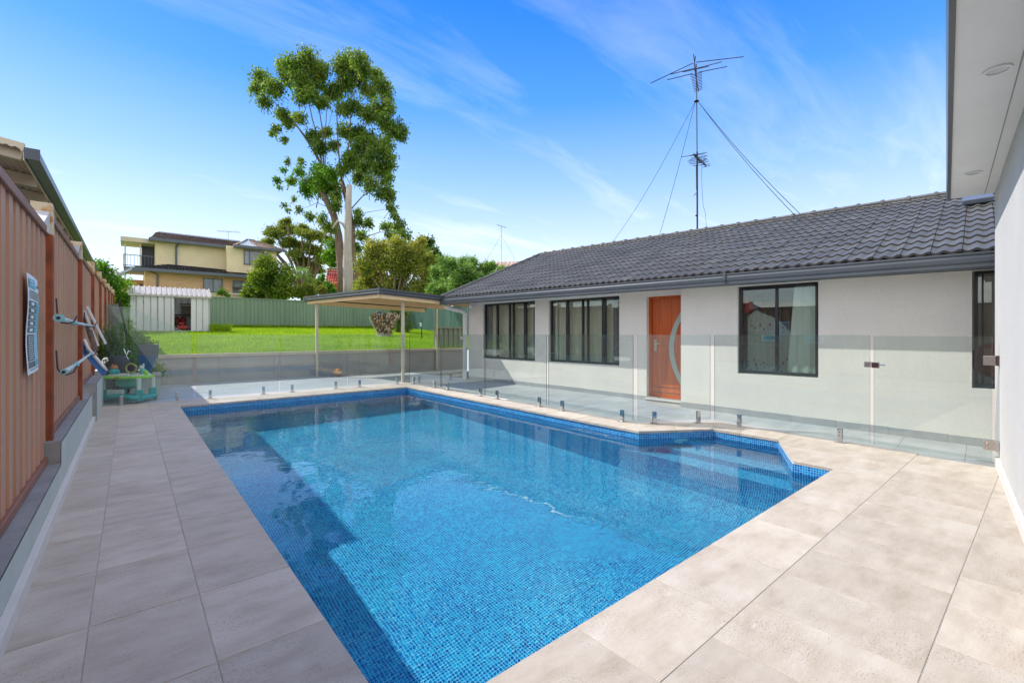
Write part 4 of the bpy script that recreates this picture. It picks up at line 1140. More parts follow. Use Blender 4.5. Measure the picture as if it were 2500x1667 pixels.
greenfence('teal_fence', (17.3, 33.2, 0), (14.7, 16.2, 0), 1.80, 'dark teal ribbed fence side-on behind the patio cover', MT['greend'], flip=-1)
greenfence('side_gate', (8.5, 14.52, 0), (9.9, 14.62, 0), 1.54, 'short olive green ribbed panel beside the house corner', MT['greeno'], seg=1.5, zb=lambda x, y: -.02, cat='fence')

# ------------------------------------------------------------------ garden shed
sh = thing('garden_shed', (1.5, 27.8, 1.41), 'old grey metal garden shed with its sliding door open', 'shed')
sz, sy = 1.38, 27.15
rb2 = [(0, 0), (.70, 0), (.72, -.06), (.86, -.06), (.90, 0)]
def sheet(x0, x1, y, nm='wall', zt=3.10):
    m = M(); m.corr((x0, y, sz), (x1, y, sz), (x0, y, zt), (x1, y, zt), rb2, .26, (0, -1, 0)); return obj(nm, m, MT['shed'], sh)
sheet(0, 1.62, sy); sheet(2.28, 3.05, sy); sheet(1.02, 1.58, sy - .05, 'door')
sheet(0, 3.05, sy + 1.6, 'back_wall')
m = M(); m.corr((3.05, sy, sz), (3.05, sy + 1.6, sz), (3.05, sy, 3.1), (3.05, sy + 1.6, 3.1), rb2, .26, (1, 0, 0)); m.corr((0, sy, sz), (0, sy + 1.6, sz), (0, sy, 3.1), (0, sy + 1.6, 3.1), rb2, .26, (-1, 0, 0)); obj('side_wall', m, MT['shed'], sh)
m = M()
nr = 16
for k in range(nr):
    x0, x1 = -.06 + 3.17 * k / nr, -.06 + 3.17 * (k + 1) / nr
    for xa, xb, dz in ((x0, x1 - .045, 0), (x1 - .045, x1, .045)):
        m.hexa([(xa, sy - .1, 3.09 + dz), (xb, sy - .1, 3.09 + dz), (xb, sy + .8, 3.52 + dz), (xa, sy + .8, 3.52 + dz), (xa, sy - .1, 3.10 + dz), (xb, sy - .1, 3.10 + dz), (xb, sy + .8, 3.53 + dz), (xa, sy + .8, 3.53 + dz)])
        m.hexa([(xa, sy + .8, 3.52 + dz), (xb, sy + .8, 3.52 + dz), (xb, sy + 1.7, 3.09 + dz), (xa, sy + 1.7, 3.09 + dz), (xa, sy + .8, 3.53 + dz), (xb, sy + .8, 3.53 + dz), (xb, sy + 1.7, 3.10 + dz), (xa, sy + 1.7, 3.10 + dz)])
obj('roof', m, MT['shedr'], sh)
m = M(); m.box(-.07, sy - .12, 3.03, 3.12, sy - .09, 3.11); m.box(0, sy - .012, sz - .02, 3.05, sy + .0, sz + .05); obj('trim', m, MT['shedr'], sh)
m = M(); m.box(1.66, sy + .9, 2.2, 2.95, sy + 1.4, 2.24); m.box(1.9, sy + .9, 2.75, 2.95, sy + 1.4, 2.78); m.box(2.9, sy + .9, sz, 2.94, sy + 1.35, 2.8); obj('shelf', m, MT['dark'], sh)
mw = thing('lawn_mower', (1.95, sy + .45, sz), 'red lawn mower just inside the shed doorway', 'lawn mower')
m = M(); m.box(1.72, sy + .2, sz + .12, 2.2, sy + .8, sz + .28); m.lathe([(.14, 0), (.15, .12), (.1, .18)], (1.95, sy + .5, sz + .28), 12); obj('deck', m, mat('mower_red', (.30, .015, .015), .35), mw, bev=.03)
for x in (1.72, 2.2):
    for y in (sy + .25, sy + .75):
        m = M(); m.tube([(x - .03, y, sz + .1), (x + .03, y, sz + .1)], .1, 12); obj('wheel', m, MT['blackp'], mw)
m = M(); m.tube([(1.75, sy + .75, sz + .2), (1.75, sy + 1.1, sz + .85), (2.15, sy + 1.1, sz + .85), (2.15, sy + .75, sz + .2)], .014, 6); obj('handle', m, MT['blackp'], mw)
m = M(); m.box(2.0, sy + .95, 2.24, 2.35, sy + 1.3, 2.62); m.box(1.96, sy + .93, 2.60, 2.39, sy + 1.32, 2.66); obj('storage_box', m, mat('cardboard', (.12, .10, .07), .8), label='brown box on the shelf inside the shed', cat='box')
for k, x in enumerate((1.8, 2.04)):
    m = M(); m.lathe([(.11, 0), (.12, .25), (.08, .3), (.04, .36)], (x, sy + 1.2, 1.78), 12)
    obj('fuel_can', m, mat('can_red', (.28, .02, .02), .4), label=('left' if k == 0 else 'right') + ' dark red fuel can on the low shelf in the shed', cat='can', group='fuel cans in the shed')
m = M(); m.box(1.68, sy + 1.05, 1.74, 2.12, sy + 1.4, 1.78); obj('low_shelf', m, MT['dark'], label='low dark shelf holding the fuel cans in the shed', cat='shelf')

# ------------------------------------------------------------------ firewood rack
fx, fyy, fz = 10.1, 22.4, gz(10.1, 22.4)
right = Vector((RT[0], RT[1], 0)); fwd = Vector((F[0], F[1], 0))
rk = thing('firewood_rack', (fx, fyy, fz), 'slanting V-shaped steel rack on the lawn', 'firewood rack')
def rp(a, bq, c_=0): return Vector((fx, fyy, fz)) + right * a + fwd * c_ + Vector((0, 0, bq))
for c_ in (-.18, .18):
    m = M(); m.tube([rp(-.30, .12, c_), rp(-.72, 1.02, c_)], .018, 6); m.tube([rp(.22, .10, c_), rp(.78, 1.12, c_)], .018, 6); m.tube([rp(-.30, .12, c_), rp(.22, .10, c_)], .018, 6); obj('side_frame', m, MT['cream'], rk)
m = M(); m.box(fx - .3, fyy - .25, fz - .02, fx + .3, fyy + .25, fz + .1); obj('base', m, MT['conc'], rk)
random.seed(3)
logs = []
zl = .18
while zl < 1.52:
    half = .26 + (zl - .1) * .42 if zl < 1.05 else .66 - (zl - 1.05) * .9
    cxo = .02 if zl < 1.05 else .02 + (zl - 1.05) * .45
    x = -half + cxo
    while x < half + cxo:
        wd_ = random.uniform(.09, .15); logs.append((x + wd_ / 2, zl + random.uniform(-.015, .015), wd_)); x += wd_ * 1.02
    zl += .082
for a_, bq, wd_ in logs[:110]:
    c_ = rp(a_, bq, random.uniform(-.04, .04)); k = random.randint(4, 6); an0 = random.uniform(0, 6); pts = []
    for dd in (-.21, .21):
        for j in range(k):
            an = an0 + 6.283 * j / k; pts.append(c_ + fwd * dd + right * math.cos(an) * wd_ * .54 + Vector((0, 0, math.sin(an) * .050)))
    m = M(); m.v = [tuple(p) for p in pts]; m.f = [tuple(range(k)), tuple(range(2 * k - 1, k - 1, -1))] + [(j, j + k, (j + 1) % k + k, (j + 1) % k) for j in range(k)]; m.mi = [0] * len(m.f); m.uv = [None] * len(m.f)
    o = obj('split_log', m, MT['wood'], label='split log stacked in the V-shaped firewood rack', cat='log', group='split logs in the firewood rack')
# vary colour log by log with a few wood tones
tones = [MT['wood'], mat('log_pale', (.42, .31, .19), .9, var=.3, scale=9), mat('log_dark', (.07, .05, .04), .9, var=.4, scale=9), mat('log_grey', (.28, .25, .23), .9, var=.3, scale=9), mat('log_orange', (.42, .18, .06), .9, var=.3, scale=9)]
for o in bpy.data.objects:
    if o.name.startswith('split_log'): o.data.materials[0] = random.choices(tones, (4, 3, 4, 3, 1))[0]
m = M(); m.tube([rp(-1.05, 1.18), rp(-.2, 1.50), rp(.1, 1.60)], .014, 6); obj('green_stake', m, mat('green_stake', (.02, .22, .12), .5), label='thin green garden stake lying over the firewood', cat='stake')

# ------------------------------------------------------------------ clothes hoist
cx0, cy0 = 10.98, 20.0; cz0 = gz(cx0, cy0)
ch = thing('clothes_hoist', (cx0, cy0, cz0), 'dark green clothes hoist pole standing on the lawn', 'clothes hoist')
m = M(); m.tube([(cx0, cy0, cz0), (cx0, cy0, cz0 + 1.9)], .03, 8); obj('pole', m, mat('hoist_green', (.02, .12, .09), .4), ch, smooth=True)
m = M(); m.tube([(cx0 - .12, cy0, cz0 + .78), (cx0, cy0, cz0 + .74)], .02, 6); m.tube([(cx0 - .02, cy0 + .02, cz0 + .62), (cx0 - .02, cy0 + .02, cz0 + .8)], .045, 8); obj('winder', m, MT['shed'], ch)
for k in range(4):
    a_ = .5 + k * 1.571; m = M(); m.tube([(cx0, cy0, cz0 + 1.55), (cx0 + 1.7 * math.cos(a_), cy0 + 1.7 * math.sin(a_), cz0 + 1.95)], .012, 6); obj('arm', m, MT['greend'], ch)

# ------------------------------------------------------------------ small things by the fence
m = M(); m.beam((-.33, 17.5, .9), (-.38, 17.7, 2.15), .24, .035, (0, 1, 0)); obj('leaning_plank', m, mat('old_plank', (.16, .17, .15), .9, var=.3, scale=6), label='weathered grey board leaning on the brown fence', cat='board')
m = M(); m.tube([(-.02, 19.3, .95), (-.30, 19.5, 2.4)], .035, 6); obj('leaning_pole', m, MT['dark'], label='thin dark pole leaning beside the weathered board', cat='pole')
m = M(); m.cur = 0; m.ball((4.77, 13.85, .115), .12, (1, 1, 1), 18); m.cur = 1
m.lathe([(.1205, -.02), (.1205, .02)], (4.77, 13.85, .115), 18)
obj('toy_ball', m, [mat('orange_ball', (.75, .33, .03), .4), mat('white_band', (.7, .62, .5), .5)], label='small orange ball on the shaded patio', cat='ball', smooth=True)

# baby walker
bwx, bwy = -.02, 11.28
bw = thing('baby_walker', (bwx, bwy, 0), 'lime green and teal baby activity walker behind the glass', 'baby walker')
lime, teal, tealt = mat('lime_plastic', (.35, .78, .03), .35, var=.03), mat('teal_plastic', (.01, .40, .42), .4, var=.05), mat('pale_teal', (.14, .55, .48), .4)
ea = Vector((RT[0], RT[1], 0)); eb = Vector((F[0], F[1], 0))
def bp_(a, bq, z): return Vector((bwx, bwy, 0)) + ea * a + eb * bq + Vector((0, 0, z))
def ring(m, ra, rb_, ia, ib, z0, z1, n_=32, oa=0, ob=0):
    for j in range(n_):
        a0, a1 = 6.2832 * j / n_, 6.2832 * (j + 1) / n_
        sq = lambda an, r1, r2: (oa + r1 * math.copysign(abs(math.cos(an)) ** .7, math.cos(an)), ob + r2 * math.copysign(abs(math.sin(an)) ** .7, math.sin(an)))
        m.hexa([bp_(*sq(an, r1, r2), z) for z in (z0, z1) for an, r1, r2 in ((a0, ia, ib), (a0, ra, rb_), (a1, ra, rb_), (a1, ia, ib))])
m = M(); ring(m, .385, .27, .20, .15, .44, .485); tr_ = obj('tray', m, lime, bw, bev=.012)
m = M(); ring(m, .33, .225, .205, .15, .475, .515, ob=.02); obj('tray_top', m, MT['whitep'], tr_, bev=.008)
m = M(); ring(m, .20, .15, .17, .12, .30, .475); obj('seat', m, tealt, bw)
m = M(); m.lathe([(.10, .24), (.17, .32), (.19, .36)], (bwx, bwy, 0), 20, 1, .8); obj('seat_sling', m, tealt, bw, smooth=True)
for a_, bq in ((-.33, -.17), (.33, -.17), (-.30, .2), (.30, .2)):
    m = M(); m.cur = 0; m.beam(bp_(a_, bq, .20), bp_(a_, bq, .45), .065, .065, (0, 1, 0)); m.cur = 1; m.beam(bp_(a_, bq, .03), bp_(a_ * .99, bq, .24), .12, .11, (0, 1, 0)); obj('leg', m, [MT['whitep'], teal], bw, bev=.015)
for sg in (-1, 1):
    for bq in (-.2, .22):
        m = M(); m.tube([bp_(sg * .31, bq, .028), bp_(sg * .35, bq, .028)], .028, 12); obj('wheel', m, mat('wheel_grey', (.2, .2, .2), .5), bw)
m = M(); pts = [bp_(-.36, -.19, .08), bp_(-.2, -.25, .11), bp_(0, -.27, .13), bp_(.2, -.25, .11), bp_(.36, -.19, .08)]; m.tube(pts, [.06, .05, .045, .05, .06], 10); m.tube([bp_(-.33, .2, .07), bp_(.33, .2, .07)], .045, 8); m.tube([bp_(-.34, -.19, .08), bp_(-.34, .2, .08)], .05, 8); m.tube([bp_(.34, -.19, .08), bp_(.34, .2, .08)], .05, 8); obj('base_frame', m, teal, bw, smooth=True)
m = M(); m.box(0, 0, 0, 0, 0, 0); m = M(); m.obox(bp_(-.08, -.20, .19), ea * .15, eb * .02, Vector((0, 0, .05))); obj('front_brace', m, MT['whitep'], bw, bev=.01)
m = M(); m.cur = 0; m.ball(bp_(-.26, -.02, .56), .085, (1, 1, .75), 14); m.cur = 1; m.ball(bp_(-.26, -.02, .635), .06, (1.1, 1, .6), 12); m.ball(bp_(-.29, -.02, .68), .02, (1, 1, 1), 8); m.ball(bp_(-.235, -.02, .68), .02, (1, 1, 1), 8); obj('lion_toy', m, [teal, mat('toy_orange', (.65, .25, .08), .5)], bw, smooth=True)
m = M(); n_ = 18; m.tube([bp_(.02 + .10 * math.cos(6.283 * j / n_), .03, .62 + .085 * math.sin(6.283 * j / n_)) for j in range(n_ + 1)], .016, 8); m2 = M(); m2.tube([bp_(.02, .02, .62), bp_(.02, .05, .62)], .06, 14); obj('arch_toy', m, mat('toy_lime', (.45, .55, .12), .4), bw, smooth=True); obj('mirror_toy', m2, mat('toy_maroon', (.10, .03, .06), .3), bw)
m = M(); m.cur = 0; m.ball(bp_(.27, .0, .56), .055, (1, 1, 1.1), 12); m.cur = 1; m.ball(bp_(.25, -.01, .645), .045, (1, 1, .9), 12); m.ball(bp_(.285, -.01, .685), .018, (1, 1, 1.6), 8); m.cur = 2; m.ball(bp_(.32, .0, .54), .045, (1, 1, 1.1), 10); obj('bird_toy', m, [tealt, MT['whitep'], lime], bw, smooth=True)
m = M(); m.obox(bp_(.0, -.272, .463), ea * .045, eb * .004, Vector((0, 0, .010))); obj('badge', m, mat('badge_red', (.5, .03, .02), .4), tr_)

# folded stroller and blue scoop behind the walker
st = thing('folded_stroller', (-.05, 11.7, 0), 'folded dark grey stroller leaning behind the baby walker', 'stroller')
dk = mat('charcoal_cloth', (.055, .055, .065), .9, var=.25, scale=8)
m = M(); m.ball((-.17, 11.68, .60), .20, (.95, .6, 1.35), 14); m.ball((-.05, 11.68, .52), .16, (1, .7, 1.2), 12); m.ball((-.10, 11.66, .28), .13, (.9, .6, 1.8), 12); obj('hood', m, dk, st, smooth=True)
m = M(); m.tube([(-.3, 11.7, .05), (-.14, 11.72, .6), (-.02, 11.7, .95), (.04, 11.7, .88)], .014, 7); m.tube([(.12, 11.72, .05), (.02, 11.74, .6), (-.1, 11.75, .98), (-.16, 11.74, .92)], .014, 7); m.tube([(-.3, 11.7, .05), (.12, 11.72, .05)], .014, 7); obj('frame', m, MT['chrome'], st, smooth=True)
for x in (-.3, .12):
    m = M(); m.tube([(x - .015, 11.7, .07), (x + .02, 11.7, .07)], .07, 14); obj('wheel', m, MT['blackp'], st)
scn = thing('blue_scoop', (.23, 11.72, .4), 'tapered scoop with smoky top and clear blue bottom', 'scoop')
def scoop(z0, z1, mt_, nm):
    m = M(); n_ = 7
    def wd(z): tt = (z - .46) / .60; return .05 + .155 * min(1, tt * 1.5) ** .7
    zs_ = [z0 + (z1 - z0) * i / n_ for i in range(n_ + 1)]
    for za, zb in zip(zs_[:-1], zs_[1:]):
        a_, b_ = wd(za), wd(zb); P = lambda x, z, o_: Vector((.25, 11.70, z)) + ea * (x + .08 * (z - .6)) + eb * o_
        m.hexa([P(-a_, za, -.01), P(a_, za, -.01), P(a_, za, .015), P(-a_, za, .015), P(-b_, zb, -.01), P(b_, zb, -.01), P(b_, zb, .015), P(-b_, zb, .015)])
    obj(nm, m, mt_, scn)
scoop(.46, .84, mat('clear_blue', (.02, .17, .38), .2, var=.1), 'blue_pouch'); scoop(.842, 1.06, mat('smoky_net', (.14, .17, .21), .6, var=.2, scale=20), 'smoky_top')
m = M(); m.tube([Vector((.25, 11.70, 1.07)) + ea * (-.17), Vector((.25, 11.70, 1.10)) + ea * (.24), Vector((.25, 11.7, .8)) + ea * .22], .009, 6); obj('rim', m, dk, scn)

# shrub in the planter, climber on the fence and lemon tree
def shrubt(name, base, trunks, cl, n, size, lm, label, **k): return tree(name, base, trunks, cl, n, size, lm, label, **k)
shrubt('planter_shrub', (-.05, 12.9, .38), [([(-.05, 12.9, .38), (-.1, 13.0, .9), (-.1, 13.2, 1.3)], .03, .01), ([(.1, 12.8, .38), (.15, 12.7, .8)], .02, .008)],
       [(-.15, 12.7, .8, .32), (-.25, 13.2, 1.15, .28), (.05, 13.2, 1.05, .3), (-.1, 12.4, .62, .3), (.2, 12.6, .65, .28), (.35, 13.0, .55, .28), (.1, 13.7, 1.0, .35), (-.3, 12.3, .95, .22), (.4, 12.5, .50, .2)], 7000, .075, LM['shrub'],
       'dense green shrub spilling over the low planter box', cat='shrub', bark=MT['twig'], ratio=.35)
shrubt('ragged_shrub', (-.35, 11.95, .4), [([(-.35, 12.05, .4), (-.3, 12.0, .9), (-.36, 12.0, 1.25)], .02, .006)],
       [(-.33, 12.0, 1.2, .13), (-.3, 12.0, .98, .16), (-.36, 12.0, .75, .15), (-.22, 12.02, 1.10, .10)], 1500, .06, LM['dark'], 'thin ragged shrub between the fence and the planter shrub', cat='shrub', bark=MT['twig'], ratio=.2)
shrubt('lemon_tree', (-.95, 27.6, 1.4), [([(-.95, 27.6, 1.35), (-.9, 27.6, 2.2), (-.7, 27.6, 3.2)], .08, .03)],
       [(-.95, 27.5, 3.9, .55), (-.6, 27.5, 3.6, .55), (-.35, 27.5, 3.1, .5), (-.3, 27.4, 2.65, .4), (-1.2, 27.6, 4.2, .45), (-.55, 27.4, 2.3, .25), (-1.4, 27.7, 3.8, .5), (-.05, 27.4, 2.95, .3)], 5200, .13, LM['lime'], 'bright green lemon tree above the far end of the brown fence', ratio=.5)
shrubt('corner_weeds', (-.2, 24, 1.2), [([(-.2, 24, 1.2), (-.2, 24, 1.5)], .02, .01)], [(-.25, 25.5, 1.55, .35), (-.15, 24, 1.4, .3), (-.2, 26.5, 1.6, .35), (-.2, 22, 1.2, .35), (.0, 20, 1.1, .3)], 2600, .10, LM['shrub'], 'overgrown weeds in the corner left of the shed', cat='weeds', bark=MT['twig'], ratio=.3)
for (x0, y0, x1, y1, n_, h_, nm, lb) in ((3.05, 26.95, 3.9, 27.2, 260, .38, 'grass_tuft', 'tall grass tuft at the right foot of the shed'),):
    blades(nm, n_, (x0, y0, x1, y1), h_, .02, LM['grass'], kind=None, label=lb, cat='grass tuft')
shrubt('fence_shrub', (12.84, 26.4, 1.35), [([(12.84, 26.4, 1.3), (12.8, 26.4, 2.3), (12.7, 26.4, 3.1)], .12, .08), ([(12.7, 26.4, 2.2), (12.2, 26.4, 3.0)], .05, .03)],
       [(12.75, 26.3, 1.75, .42), (13.0, 26.3, 2.2, .45), (12.7, 26.3, 2.7, .4), (13.5, 26.2, 1.7, .45), (13.3, 26.3, 2.5, .35), (12.2, 26.2, 3.1, .4), (12.6, 26.3, 3.3, .4)], 4200, .10, LM['dark'], 'small dark trimmed tree behind the firewood', ratio=.4)

# ------------------------------------------------------------------ big gum tree
GD = 48.0
def gc(x, y, d=GD): return at(600 + x * .3954, 100 + y * .3954, d)
GS = .3954 / 1110.8 * GD
gcl = """390,130,85 300,150,70 230,160,50 460,180,60 110,230,65 70,300,45 180,290,60 110,370,45 280,230,60 350,230,60 430,260,55 640,130,70 590,170,60 700,120,55 740,180,45 690,230,60 620,250,60 560,300,55 800,220,50 840,280,55 770,310,55 870,340,40 880,420,50 820,430,60 750,440,50 940,540,55 880,560,50 850,490,50 960,590,30 670,400,50 600,420,45 520,330,50 470,360,45 400,330,50 330,330,50 230,440,50 260,490,45 330,470,40 190,540,30 170,570,25 240,600,25 420,600,50 460,650,50 500,560,40 540,640,40 620,560,55 690,560,50 760,580,45 720,660,60 800,680,65 860,650,55 880,730,50 640,730,60 740,760,60 820,790,60 880,850,45 600,800,40 460,810,55 520,830,50 400,870,60 470,900,60 540,900,50 380,930,40 330,800,35 340,740,25 260,740,20 230,800,20 200,860,25 280,860,35 210,900,15 300,970,20 240,1010,18 260,1040,15 330,1040,25 700,850,45 770,880,50 840,920,50 890,960,40 900,1030,30 700,1100,40 760,1120,35 920,1080,30 870,1140,35 940,1140,50 980,1200,40 900,1200,40 720,1200,40 550,1010,40 560,950,40 480,1100,35 400,1080,30 530,1150,35 530,1260,50 510,1320,40 560,1330,40 540,1380,30 690,1280,35 690,1060,30"""
gum, gumb = [], []
for s_ in gcl.split():
    x, y, r_ = map(float, s_.split(',')); p = gc(x, y, GD + random.uniform(-2.5, 2.5)); (gumb if (x < 560 and 780 < y < 960) or (y > 1230 and x < 600) else gum).append((p.x, p.y, p.z,  r_ * GS * 1.0))
for _ in range(85):
    a_, b_ = random.sample(gum, 2)
    if math.dist(a_[:3], b_[:3]) < 3.0: f_ = random.random(); gum.append((*[a_[i] + (b_[i] - a_[i]) * f_ for i in range(3)], min(a_[3], b_[3]) * .9))
gt_ = thing('gum_tree', gc(600, 1600), 'very tall gum tree with sparse crown behind the green fence', 'tree')
limbs = [([(600, 1640), (590, 1400), (572, 1200), (545, 1080), (500, 990), (455, 900)], .52, .28),
         ([(668, 1640), (665, 1400), (655, 1150), (625, 980), (590, 860)], .42, .24),
         ([(455, 900), (480, 790), (440, 720), (395, 640), (330, 545), (260, 470), (150, 350), (90, 290)], .24, .04),
         ([(480, 790), (410, 640), (330, 540)], .14, .06), ([(400, 640), (300, 500), (230, 440)], .1, .03), ([(470, 800), (460, 650), (410, 480), (380, 330), (300, 170)], .16, .04), ([(480, 790), (475, 560), (440, 340), (400, 170)], .14, .04),
         ([(490, 800), (490, 600), (500, 420), (540, 300)], .1, .03), ([(590, 860), (570, 650), (560, 400), (610, 180)], .16, .04), ([(590, 860), (640, 620), (650, 430), (690, 220)], .16, .04),
         ([(590, 850), (620, 720), (720, 560), (800, 420), (850, 300)], .15, .03), ([(600, 800), (700, 680), (840, 570), (930, 540)], .12, .03), ([(640, 1050), (720, 960), (800, 910), (880, 880)], .12, .04), ([(655, 1200), (740, 1210), (830, 1180), (930, 1190), (985, 1200)], .1, .03),
         ([(660, 1180), (740, 1060), (860, 1040)], .08, .03), ([(520, 1030), (440, 1000), (370, 1030), (260, 1000)], .06, .02), ([(450, 890), (340, 850), (230, 870)], .08, .02), ([(440, 870), (350, 800), (270, 740)], .06, .02), ([(545, 1090), (520, 1180), (545, 1250)], .16, .06), ([(570, 900), (540, 1000), (560, 1120)], .12, .08),
         ([(560, 420), (480, 330)], .05, .02), ([(650, 430), (740, 320), (800, 230)], .06, .02), ([(460, 650), (520, 500), (540, 400)], .06, .02)]
m = M(); random.seed(5)
for pts, r0, r1 in limbs:
    k = len(pts); dd = random.uniform(-1.2, 1.2); q_ = 1.0 if r0 > .3 else .6
    m.tube([gc(x, y, GD + (dd * i / k if y < 1300 else 0)) for i, (x, y) in enumerate(pts)], [q_ * (r0 + (r1 - r0) * i / (k - 1)) for i in range(k)], 8)
for c_ in gum + gumb:  # twigs reaching into the leaf clumps
    for q_ in range(3):
        a_ = Vector(c_[:3]); b_ = a_ + Vector((random.uniform(-1, 1), random.uniform(-1, 1), random.uniform(-1.8, .1))) * c_[3] * 1.2; m.tube([b_, a_], [.035, .012], 4)
obj('trunk', m, MT['bark'], gt_, smooth=True)
tri_mesh('crown', leaves([(a, b, c, r * 1.04) for a, b, c, r in gum], 62000, .31, .42, .6, 18, .44), 4, LM['gum'], parent=gt_)
tri_mesh('ivy_growth', leaves(gumb, 12000, .25, .5, .2, 10, .5), 4, LM['lime'], parent=gt_)
m = M(); pts = [(632, 1640, 31), (632, 1500, 29), (630, 1380, 30), (628, 1300, 24), (630, 1150, 22), (633, 1000, 20), (640, 890, 15)]
m.tube([gc(x, y, 44.5) for x, y, r_ in pts], [r_ * .3954 / 1110.8 * 44.5 for x, y, r_ in pts], 14)
m.tube([gc(625, 1170, 44.3), gc(600, 1130, 44.3), (gc(570, 1112, 44.3)), gc(535, 1160, 44.3)], [.16, .13, .13, .1], 7); m.tube([gc(612, 1030, 44.3), gc(655, 985, 44.3)], [.08, .04], 6)
obj('dead_trunk', m, MT['barkg'], label='tall bare grey dead trunk in front of the gum tree', cat='dead tree', smooth=True)

# ------------------------------------------------------------------ other trees
def cl_(lst, d, s=1.0, jit=1.2):
    out = []
    for u, v, r_ in lst:
        dd = d + random.uniform(-jit, jit); p = at(u, v, dd); out.append((p.x, p.y, p.z, r_ / 1110.8 * d * s))
    return out
def stems(base, cl, r0=.1, every=1):
    bq = Vector(base); out = []
    for c_ in cl[::every]:
        e = Vector(c_[:3]); mid = bq.lerp(e, .5) + Vector((0, 0, .1)) * (e - bq).length; out.append(([bq, mid, e], r0, r0 * .25))
    return out
c_ = cl_([(650, 655, 28), (680, 665, 28), (630, 680, 26), (700, 690, 28), (660, 695, 30), (625, 705, 24), (600, 715, 18), (690, 712, 26), (655, 640, 15), (718, 715, 20), (640, 720, 24), (675, 724, 24)], 37)
bs = at(665, 760, 37); tree('round_tree', bs, stems(bs, c_, .12, 2), c_, 20000, .21, LM['ficus'], 'round bright green tree just behind the green fence', ratio=.55)
c_ = cl_([(700, 560, 24), (670, 570, 24), (735, 560, 22), (650, 590, 18), (760, 575, 24), (700, 590, 22), (735, 600, 22), (665, 610, 18), (770, 610, 24), (790, 580, 20), (790, 630, 24), (740, 640, 24), (770, 655, 22), (720, 620, 18), (640, 600, 10), (695, 540, 14), (800, 560, 18)], 62, jit=2.5)
bs = at(748, 740, 62); tree('umbrella_tree', bs, stems(bs, c_, .28), c_, 42000, .28, LM['acacia'], 'spreading olive green tree left of the dead trunk', ratio=.4, flat=.6, sub=9)
c_ = cl_([(905, 610, 24), (935, 615, 28), (970, 600, 26), (995, 620, 26), (1020, 605, 24), (890, 650, 26), (925, 660, 30), (965, 650, 32), (1005, 655, 30), (1035, 640, 26), (895, 690, 26), (880, 715, 22), (925, 700, 28), (970, 695, 30), (1015, 695, 28), (1045, 680, 22), (965, 585, 12), (1030, 588, 12), (1045, 712, 22), (870, 735, 18)], 39, jit=1.5)
bs = at(960, 780, 39); tree('golden_tree', bs, stems(bs, c_, .12), c_, 46000, .21, LM['gold'], 'wide golden green tree above the patio cover', ratio=.42, sub=11)
c_ = cl_([(1040, 600, 20), (1055, 620, 18), (1060, 640, 20), (1030, 615, 16), (1075, 640, 12), (1050, 660, 22)], 50)
bs = at(1050, 760, 50); tree('dark_tree', bs, stems(bs, c_, .15), c_, 9000, .30, LM['dark'], 'dark green tree peeping out right of the golden tree')
c_ = cl_([(1085, 640, 14), (1105, 650, 16), (1075, 670, 22), (1090, 700, 24), (1130, 640, 14), (1120, 670, 26), (1155, 650, 18), (1150, 680, 24), (1185, 660, 18), (1200, 650, 12), (1180, 690, 24), (1225, 655, 10), (1240, 665, 12), (1065, 705, 18), (1125, 705, 26), (1160, 712, 22), (1215, 680, 18)], 30, jit=1.0)
bs = at(1130, 780, 30); bb_ = tree('oleander_bush', bs, stems(bs, c_, .04), c_, 34000, .26, LM['bamboo'], 'tall pale green oleander thicket behind the house roof end', cat='bush', ratio=.2, bark=MT['twig'])
m = M()
for u in range(1085, 1245, 9):
    p = at(u + random.uniform(-4, 4), 655, 30); q_ = at(u + random.uniform(-10, 10), random.uniform(612, 645), 30); m.tube([p, q_], [.015, .004], 4)
obj('shoots', m, MT['twig'], bb_)
c_ = cl_([(755, 705, 13), (775, 695, 12), (742, 700, 12), (790, 708, 14), (735, 712, 12), (765, 715, 15)], 38); bs = at(765, 760, 38)
tree('red_tip_bush', bs, stems(bs, c_, .05), c_, 5200, .19, LM['red'], 'low green and orange bush left of the dead trunk', cat='bush')
c_ = cl_([(785, 688, 13), (795, 700, 14), (775, 700, 12), (808, 715, 14), (788, 678, 8)], 41); bs = at(790, 760, 41)
tree('small_round_bush', bs, stems(bs, c_, .05), c_, 5000, .19, LM['lime'], 'small round bright bush in front of the red roof', cat='bush')
# palm by the round tree
pb_ = at(735, 760, 42); pt = thing('palm', pb_, 'small pale fan palm right of the round tree', 'palm'); top = at(740, 668, 42)
m = M(); m.tube([pb_, top], .12, 8); obj('trunk', m, MT['bark'], pt)
m = M()
for k in range(26):
    a_ = random.uniform(0, 6.28); e = random.uniform(-.3, 1.2); d_ = Vector((math.cos(a_) * math.cos(e), math.sin(a_) * math.cos(e), math.sin(e))); L = random.uniform(.9, 1.5)
    side = d_.cross(Vector((0, 0, 1))).normalized() * .10
    q0, q1, q2 = top, top + d_ * L * .6, top + d_ * L + Vector((0, 0, -.45 * L))
    for j in range(-3, 4): m.poly([q0.lerp(q1, .5), q1 + side * j, q2 + side * j * 3.2, q1 + side * (j + .5)])
obj('frond', m, LM['bamboo'], pt)

